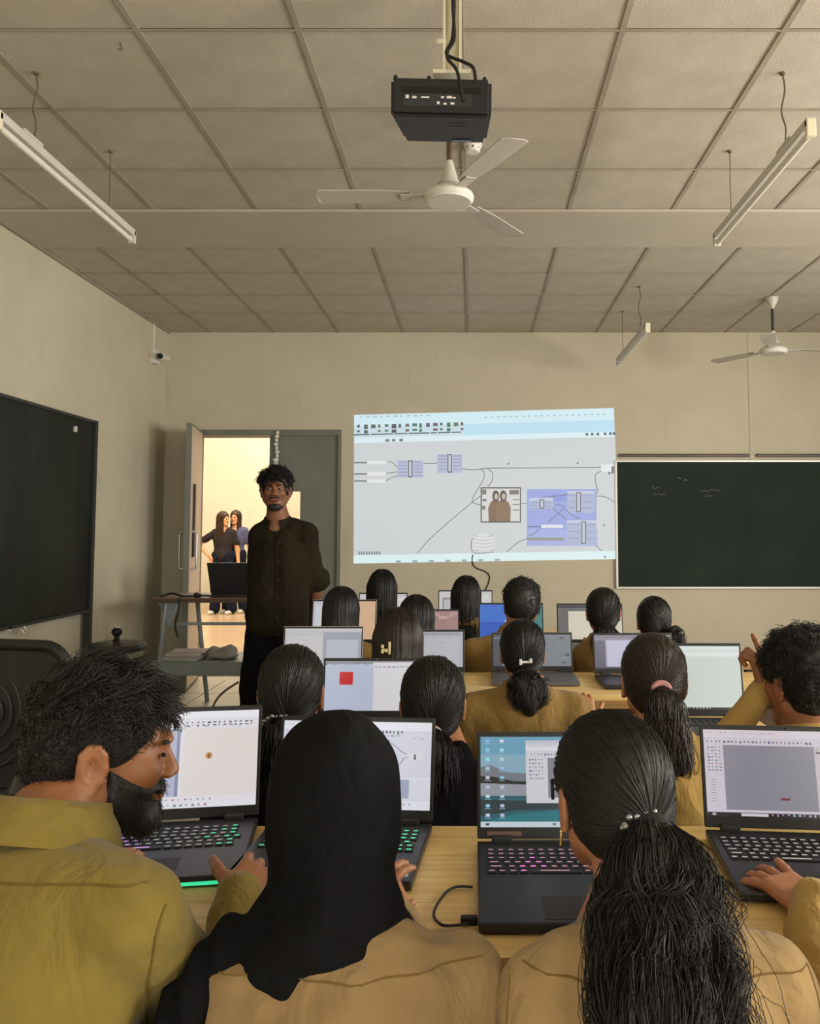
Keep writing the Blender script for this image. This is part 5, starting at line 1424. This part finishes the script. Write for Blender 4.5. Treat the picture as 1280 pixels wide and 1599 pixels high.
# ---------------------------------------------------------------- students in the rows ahead
def student(label, px, ytop, Y, by, style, shirt='khaki_dark', w=.18, yaw=0., pitch=.12, roll=0., hs=.95, male=False, res=.008, hair='hair_black', skin='skin', extra=None, elb=None, wri=None, hand_kw=None, n=700, hands=False, dx=0., drop=.0):
    T_ = P(px, ytop, Y); H = V3(T_.x, Y, T_.z-.130*hs)
    p = Person(label, (T_.x+dx, by, 0), H, math.radians(yaw), pitch, math.radians(roll), hs, male, skin, None, res)
    nk = V3(H[0]+dx*.6, Y-.055, H[2]-.128*hs); p.head(nk, .047 if not male else .053)
    sh = (H[0]+dx, Y-.085, nk[2]-.062-drop)
    elb = elb or [V3(sh[0]-w+.01, Y-.03, sh[2]-.19), V3(sh[0]+w-.01, Y-.03, sh[2]-.19)]
    wri = wri or [V3(sh[0]-.06, Y+.17, ZT+.035), V3(sh[0]+.06, Y+.17, ZT+.035)]
    seated(p, by, sh, w, shirt, nk, elb, wri, .012 if Y < 3.3 else .016, seed=int(px), hands=True, wr=.003, hand_kw=hand_kw, collar=style != 'loose')
    small = Y > 3.5; m_ = .45 if small else 1.
    r_ = (.0016, .0009) if small else (.0011, .0007)
    if style == 'short' or style == 'curly':
        S = p.hair_base('short', .005); c = style == 'curly'
        if c: S.noise = wob(70, .004, 3)
        p.kid('hair', merge([S.net(res*.8), p.short_hair(S, int((5200 if c else 3200)*m_), .036 if c else .026, .35 if c else .2, .008 if c else .003, 8, (r_[0]*.85, r_[1]*.8), .35 if c else .3, int((700 if c else 400)*m_)), p.short_hair(S, int(5000*m_), .016, .3, .002, 4, (r_[0]*.8, r_[1]*.8), .9, int(5000*m_))]), hair)
    elif style == 'loose':
        S = p.hair_base('loose', .003); p.kid('hair', merge([S.net(res), p.loose(S, int(n*m_), extra or .22, r=r_, back=.05)] + p.tail([p.hw(0, -.06, -.05), p.hw(0, -.085, -.14), V3(H[0], Y-.185, H[2]-.20), V3(H[0], Y-.215, H[2]-.27), V3(H[0], Y-.225, H[2]-.16-(extra or .22))], [.07, .072, .075, .07, .05], int(n*.5*m_), .006, 1.5, r_, 16, .45, .85)), hair)
    elif style in ('pony', 'lowpony', 'bun', 'lowbun'):
        S = p.hair_base('tied', .003)
        tie = {'pony': V3(0, -.118, -.005), 'lowpony': V3(0, -.108, -.062), 'bun': V3(.03, -.10, -.055), 'lowbun': V3(-.01, -.105, -.065)}[style]
        tw = p.hw(*tie); A = [S.net(res*.9), p.comb_back(S, tie, int(n*m_), 10, r_, .0012)]
        L = extra or .25
        p.kid('hair', merge(A), hair)
        if style in ('pony', 'lowpony'):
            q_ = .045 if style == 'pony' else .062
            p.kid('ponytail', merge(p.tail([tw, tw+V3(0, -.028, -.02), tw+V3(.004, -.04, -L*.35), tw+V3(.008, -.05, -L*.7), tw+V3(.006, -.055, -L)], [.018, q_*.8, q_, q_*.95, q_*.5], int(n*.9*m_), .008, 1.8, r_, 20, .6, .8)), hair)
        else:
            B = SDF(.02); bs = .045 if style == 'bun' else .05
            o_ = V3(.052, -.02, -.01) if style == 'bun' else V3(-.006, -.012, -.03)
            B.ell(tw+o_, (bs, bs*.85, bs*1.0)); B.ell(tw+o_*1.2+V3(0, 0, -.04), (bs*.8, bs*.7, bs*.9)); B.noise = wob(80, .004, 2, (1, 1, .6))
            p.kid('hair_bun', merge([B.net(.006)] + p.tail([tw+o_*.3, tw+o_+V3(.0, -.03, -.0), tw+o_+V3(0, -.03, -.06), tw+o_+V3(.01, -.02, -.10)], [.03, .045, .04, .02], int(200*m_), .008, 1.6, r_, 12, .6, 0)), hair)
        p.tw = tw; p.S_hair = S
    p.finish(); return p
def ring(p, c, r, n, material, name, tilt=0., tr=.006):
    c = Vector(c)-Vector(p.base)
    MB().tube([c+Vector((r*math.cos(2*PI*i/n), -.012+.006*math.sin(2*PI*i/n), r*.8*math.sin(2*PI*i/n))) for i in range(n)], tr, 8, True).build(name, material, p.o, True)

# second row
pA = student('person with sleek tied black hair and a beaded band left of the headscarf', 457, 1006, 2.12, 1.98, 'lowpony', 'black_cloth', .185, yaw=4, extra=.40, n=1500, res=.0065)
bd = MB(); c = Vector(pA.tw)-Vector(pA.base)
for i in range(12): a = PI*(i/11); bd.ball(c+Vector((.040*math.cos(a)-.01, -.022, .020*math.sin(a)+.002*((i*5) % 3)-.006)), (.006, .005, .005), 8)
bd.build('beaded_band', 'beads', pA.o, True)
pB = student('person with a thick long black ponytail and beige tie beside the red-square laptop', 676, 1024, 2.12, 1.98, 'lowpony', 'black_cloth', .185, yaw=2, extra=.44, n=1700, res=.0065)
ring(pB, pB.tw, .020, 16, 'beige_band', 'hair_tie')
pB2 = pB
pC = student('person with dark brown ponytail and pink hair tie at the pale green screen', 1018, 988, 2.12, 1.98, 'pony', 'khaki_gold', .172, yaw=-3, extra=.24, n=1700, res=.0065, hair='hair_brown', pitch=.06, dx=.0)
ring(pC, pC.tw, .019, 16, 'pink_band', 'hair_tie', tr=.008)
hd = P(1192, 1046, 2.18)
pD = student('curly-haired person at the right edge pointing a finger upward', 1248, 984, 2.12, 1.98, 'curly', 'khaki_gold', .21, yaw=22, pitch=.10, hs=1.0, male=True, res=.0065, skin='skin_mid',
             elb=[V3(.56, 2.12, .72), V3(1.07, 2.0, .66)], wri=[V3(hd.x+.012, 2.20, hd.z-.055), V3(.95, 2.2, ZT+.045)],
             hand_kw=[dict(fwd=(-.18, .25, 1), up=(.75, -.65, .2), side=1, curl=(.12, 1.25, 1.35, 1.4), thumb=.1, s=.95), None])
# third row
hE = P(918, 1106, 3.0)
pE = student('person with a low black bun and a white hair clip in a khaki shirt', 815, 966, 3.02, 2.98, 'lowpony', 'khaki_dark', .235, yaw=2, extra=.125, n=1000, drop=.0,
             elb=[V3(-.055, 2.94, .54), V3(.415, 2.93, .56)], wri=[V3(.16, 3.17, ZT+.02), V3(hE.x+.005, 3.04, hE.z-.06)],
             hand_kw=[None, dict(fwd=(-.1, .5, 1), up=(.3, -1, .3), side=1, curl=(1.2, 1.2, 1.2, 1.2), s=.95)])
c = Vector(pE.hw(0, -.112, -.03))-Vector(pE.base)
k_ = MB().box(c+Vector((-.022, -.012, -.004)), c+Vector((.022, -.004, .004)), .002).build('hair_clip', 'clip_white', pE.o)
MB().box(c+Vector((-.022, -.014, -.010)), c+Vector((-.012, -.004, .010)), .002).build('clip_tip', 'clip_white', k_)
MB().box(c+Vector((.014, -.014, -.003)), c+Vector((.024, -.004, .012)), .002).build('clip_tip', 'clip_white', k_)
pF = student('person with straight dark brown hair and a yellow claw clip', 622, 949, 3.02, 2.98, 'loose', 'khaki_dark', .18, extra=.24, n=1500, hair='hair_brown')
c = Vector(P(602, 1012, 2.90))-Vector(pF.base)
k_ = MB().box(c+Vector((-.014, -.006, -.012)), c+Vector((.004, .006, -.002)), .002).build('claw_clip', 'clip_yellow', pF.o)
for dx_, dz in ((-.016, -.018), (-.016, .0), (-.002, -.014)): MB().box(c+Vector((dx_, -.008, dz)), c+Vector((dx_+.010, .006, dz+.012)), .002).build('claw', 'clip_yellow', k_)
MB().box(c+Vector((.010, -.008, -.022)), c+Vector((.018, .006, .022)), .002).build('claw', 'clip_yellow', k_)
# fourth row
student('leftmost seated person with loose black hair before the peach screen', 534, 916, 3.98, 3.88, 'loose', 'khaki_dark', .17, yaw=-12, extra=.22, n=1200)
student('person with loose black hair before the pinkish screen', 651, 929, 3.98, 3.88, 'loose', 'khaki_dark', .17, yaw=-15, extra=.22, n=1200)
student('short-haired person before the bright blue screen', 814, 902, 3.98, 3.88, 'short', 'khaki_dark', .24, hs=1.0, male=True, skin='skin_mid', dx=-.06, drop=.02)
student('person with tied black hair before the cream screen', 941, 917, 3.98, 3.88, 'lowpony', 'khaki_dark', .155, yaw=-6, extra=.16, n=1100)
student('person with a black side bun below the green chalkboard', 1020, 931, 3.98, 3.88, 'bun', 'khaki_dark', .155, yaw=-6, n=1100)
# fifth row
student('farthest person with tall loose black hair below the picture left corner', 597, 889, 4.96, 4.78, 'loose', 'khaki_dark', .17, extra=.20, n=1000)
student('farthest person with loose black hair below the middle of the picture', 728, 899, 4.96, 4.78, 'loose', 'khaki_dark', .18, extra=.22, n=1100, yaw=-8)

# ---------------------------------------------------------------- standing man by the table
Tz = P(431, 727, 4.5); Ht = V3(Tz.x, 4.5, Tz.z-.135); bx_ = P(440, 900, 4.5).x
pt = Person('man in a dark olive shirt standing with hands behind his back by the table', (bx_-.03, 4.5, 0), Ht, yaw=math.radians(180+10), pitch=.0, roll=0, hs=.96, skin='skin_dark', res=.0055)
nt_ = V3(Ht[0]+.008, 4.525, Ht[2]-.155); pt.head(nt_, .054)
sht = V3(bx_, 4.53, nt_[2]-.075); pel = V3(bx_-.035, 4.54, .93)
el = [V3(bx_-.165, 4.62, sht[2]-.27), V3(bx_+.180, 4.60, sht[2]-.27)]; wr_ = [V3(bx_-.08, 4.72, sht[2]-.50), V3(bx_+.125, 4.70, sht[2]-.48)]
S = torso_shirt(sht, pel, .185, nt_, el, None, 0., 1.0, False, 3, .005, .95, sl=(.054, .052, .05, .04), drop=.02)
for q, e in zip((-1, 1), el): S.cap(e+V3(q*.008, 0, .02), e+V3(q*.002, .004, -.01), .053, .058, k=.01)
S.box(pel+V3(.005, 0, .06), (.165, .115, .25), None, .10, k=.05); S.box(pel+V3(0, 0, -.27), (.4, .4, .10), None, .01, k=.008, sub=True)
pt.shirt_vf = S.net(.012); pt.kid('shirt', pt.shirt_vf, 'olive_shirt')
A = SDF(.01)
for i in (0, 1): A.cap(el[i], wr_[i], .040, .028, k=.01); hand(A, wr_[i], (wr_[i][0]*-1+bx_, .1, -.6), (0, 1, 0), 1 if i else -1, s=1.0)
pt.add(A, .006)
kn = [V3(pel[0]-.11, 4.53, .50), V3(pel[0]+.09, 4.53, .50)]; an = [V3(pel[0]-.13, 4.56, .08), V3(pel[0]+.10, 4.56, .08)]
pt.kid('trousers', trousers(pel-V3(0, 0, .03), kn, an, (.092, .080, .066), .08).net(.014), 'trouser_black')
for a in an: pt.kid('shoe', shoe_sdf(a, PI).net(.012), 'rubber')
Bd = SDF(.04); Bd.cap(nt_, pel+V3(0, 0, .1), .06, .08)
for i in (0, 1): Bd.cap(pel+V3((-.08, .08)[i], 0, 0), kn[i], .05, .05); Bd.cap(kn[i], an[i], .05, .035)
pt.add(Bd, .03)
pt.kid('collar', collar_mesh(nt_+V3(0, -.004, -.02), -.30, (.062, .062), .026, .016, .03, gap=.7, yaw=PI), 'olive_shirt')
S = pt.hair_base('short', .006); S.noise = wob(60, .004, 8)
pt.kid('hair', merge([S.net(.006), pt.short_hair(S, 4500, .042, .2, .005, 8, (.0012, .0007), .35, 500)]), 'hair_black')
pt.kid('beard', pt.beard(.0028, .0035, goatee=True, n=500), 'beard')
for q in (-1, 1):
    e = SDF(.004); e.cap((q*.014, .100, .021), (q*.046, .088, .023), .005, .0035); e.xf(pt.R*pt.hs, pt.H); pt.kid('eyebrow', e.net(.003), 'beard')
    e = SDF(.004); e.ell((q*.031, .0835, .001), (.012, .010, .0065)); e.xf(pt.R*pt.hs, pt.H); pt.kid('eye', e.net(.003), 'eye_white')
    e = SDF(.004); e.ell((q*.031+.002, .0915, .0015), (.0058, .004, .0058)); e.xf(pt.R*pt.hs, pt.H); pt.kid('iris', e.net(.0025), 'eye_dark')
e = SDF(.004); e.cap((-.018, .101, -.063), (.018, .101, -.063), .005, .005); e.xf(pt.R*pt.hs, pt.H); pt.kid('lips', e.net(.003), 'lip')
ot = pt.finish(); v, f = pt.shirt_vf
seam(v, f, [(bx_-.012, 4.0, sht[2]-.02-.62*i/30) for i in range(31)], (0, 1, 0), .003, 'button_placket', 'olive_shirt', ot, pt.base)
bt = BVHTree.FromPolygons([Vector(a) for a in v], [tuple(a) for a in f])
for i in range(6):
    h = bt.ray_cast(Vector((bx_-.003, 4.0, sht[2]-.06-.10*i)), Vector((0, 1, 0)))
    if h[0]: MB().cyl(h[0]-Vector(pt.base)+Vector((0, -.004, 0)), h[0]-Vector(pt.base)+Vector((0, .002, 0)), .0055, n=10).build('button', 'rubber', ot)

# ---------------------------------------------------------------- two women far off in the hall
def hall_woman(label, px, ytop, Y, yaw, tee, top, hand_hip, hairc):
    T_ = P(px, ytop, Y); H = V3(T_.x, Y, T_.z-.12)
    p = Person(label, (T_.x, Y, 0), H, math.radians(yaw), .02, 0, .95, False, 'skin_fair', None, .010)
    nk = V3(H[0], Y+.02, H[2]-.145); p.head(nk, .047); sh = V3(H[0], Y+.03, nk[2]-.07); pel = V3(H[0], Y+.02, .92*H[2]/1.5)
    if hand_hip: el = [V3(sh[0]-.42, Y+.05, sh[2]-.20), V3(sh[0]+.22, Y+.06, sh[2]-.28)]; wr_ = [V3(sh[0]-.17, Y-.06, sh[2]-.42), V3(sh[0]+.25, Y+.02, sh[2]-.5)]
    else: el = [V3(sh[0]-.21, Y+.06, sh[2]-.28), V3(sh[0]+.24, Y+.04, sh[2]-.28)]; wr_ = [V3(sh[0]-.22, Y+.1, sh[2]-.5), V3(sh[0]+.27, Y-.02, sh[2]-.52)]
    half = [sh+(e-sh)*.62+V3((-1, 1)[i]*.06, 0, 0) for i, e in enumerate(el)]
    p.kid('t_shirt', torso_shirt(sh, pel, .195, nk, half, None, 0, 1., False, 3, .004, 1.0, sl=(.062, .060, .05, .05)).net(.018), tee)
    A = SDF(.02)
    for i in (0, 1): A.cap(sh+V3((-1, 1)[i]*.15, 0, -.01), el[i], .045, .038); A.cap(el[i], wr_[i], .037, .026); hand(A, wr_[i], (.3 if (i == 0 and hand_hip) else 0, 0, -1), (0, -1, 0), 1 if i else -1, s=.92)
    p.add(A, .011)
    kn = [V3(pel[0]-.10, Y, .48), V3(pel[0]+.11, Y, .48)]; an = [V3(pel[0]-.12, Y+.02, .09), V3(pel[0]+.16, Y+.02, .09)]
    p.kid('jeans', trousers(pel, kn, an, (.10, .085, .085)).net(.02), 'jeans')
    for i, a in enumerate(an): p.kid('shoe', shoe_sdf(a, PI-.4).net(.014), 'white_plastic')
    B = SDF(.04); B.cap(nk, pel, .07, .09)
    for i in (0, 1): B.cap(pel, kn[i], .06, .05); B.cap(kn[i], an[i], .05, .035)
    p.add(B, .03)
    S = p.hair_base('loose', .006); bk = 1 if abs(yaw) > 90 else -1
    p.kid('hair', merge([S.net(.010), p.loose(S, 420, .30, r=(.0035, .002), wave=.008)]), hairc)
    for q in (-1, 1):
        e = SDF(.004); e.ell((q*.031, .086, .002), (.012, .010, .008)); e.xf(p.R*.95, p.H); p.kid('eye', e.net(.004), 'eye_dark')
    e = SDF(.004); e.cap((-.016, .101, -.063), (.016, .101, -.063), .006, .006); e.xf(p.R*.95, p.H); p.kid('lips', e.net(.004), 'lip')
    return p.finish()
hall_woman('woman in a charcoal tee with hand on hip, far beyond the open door', 349, 799, 13.3, -110, 'tee_charcoal', 0, True, 'hair_auburn')
hall_woman('woman in a blue tee facing the room, far beyond the open door', 368, 797, 13.5, 170, 'tee_blue', 0, False, 'hair_auburn')
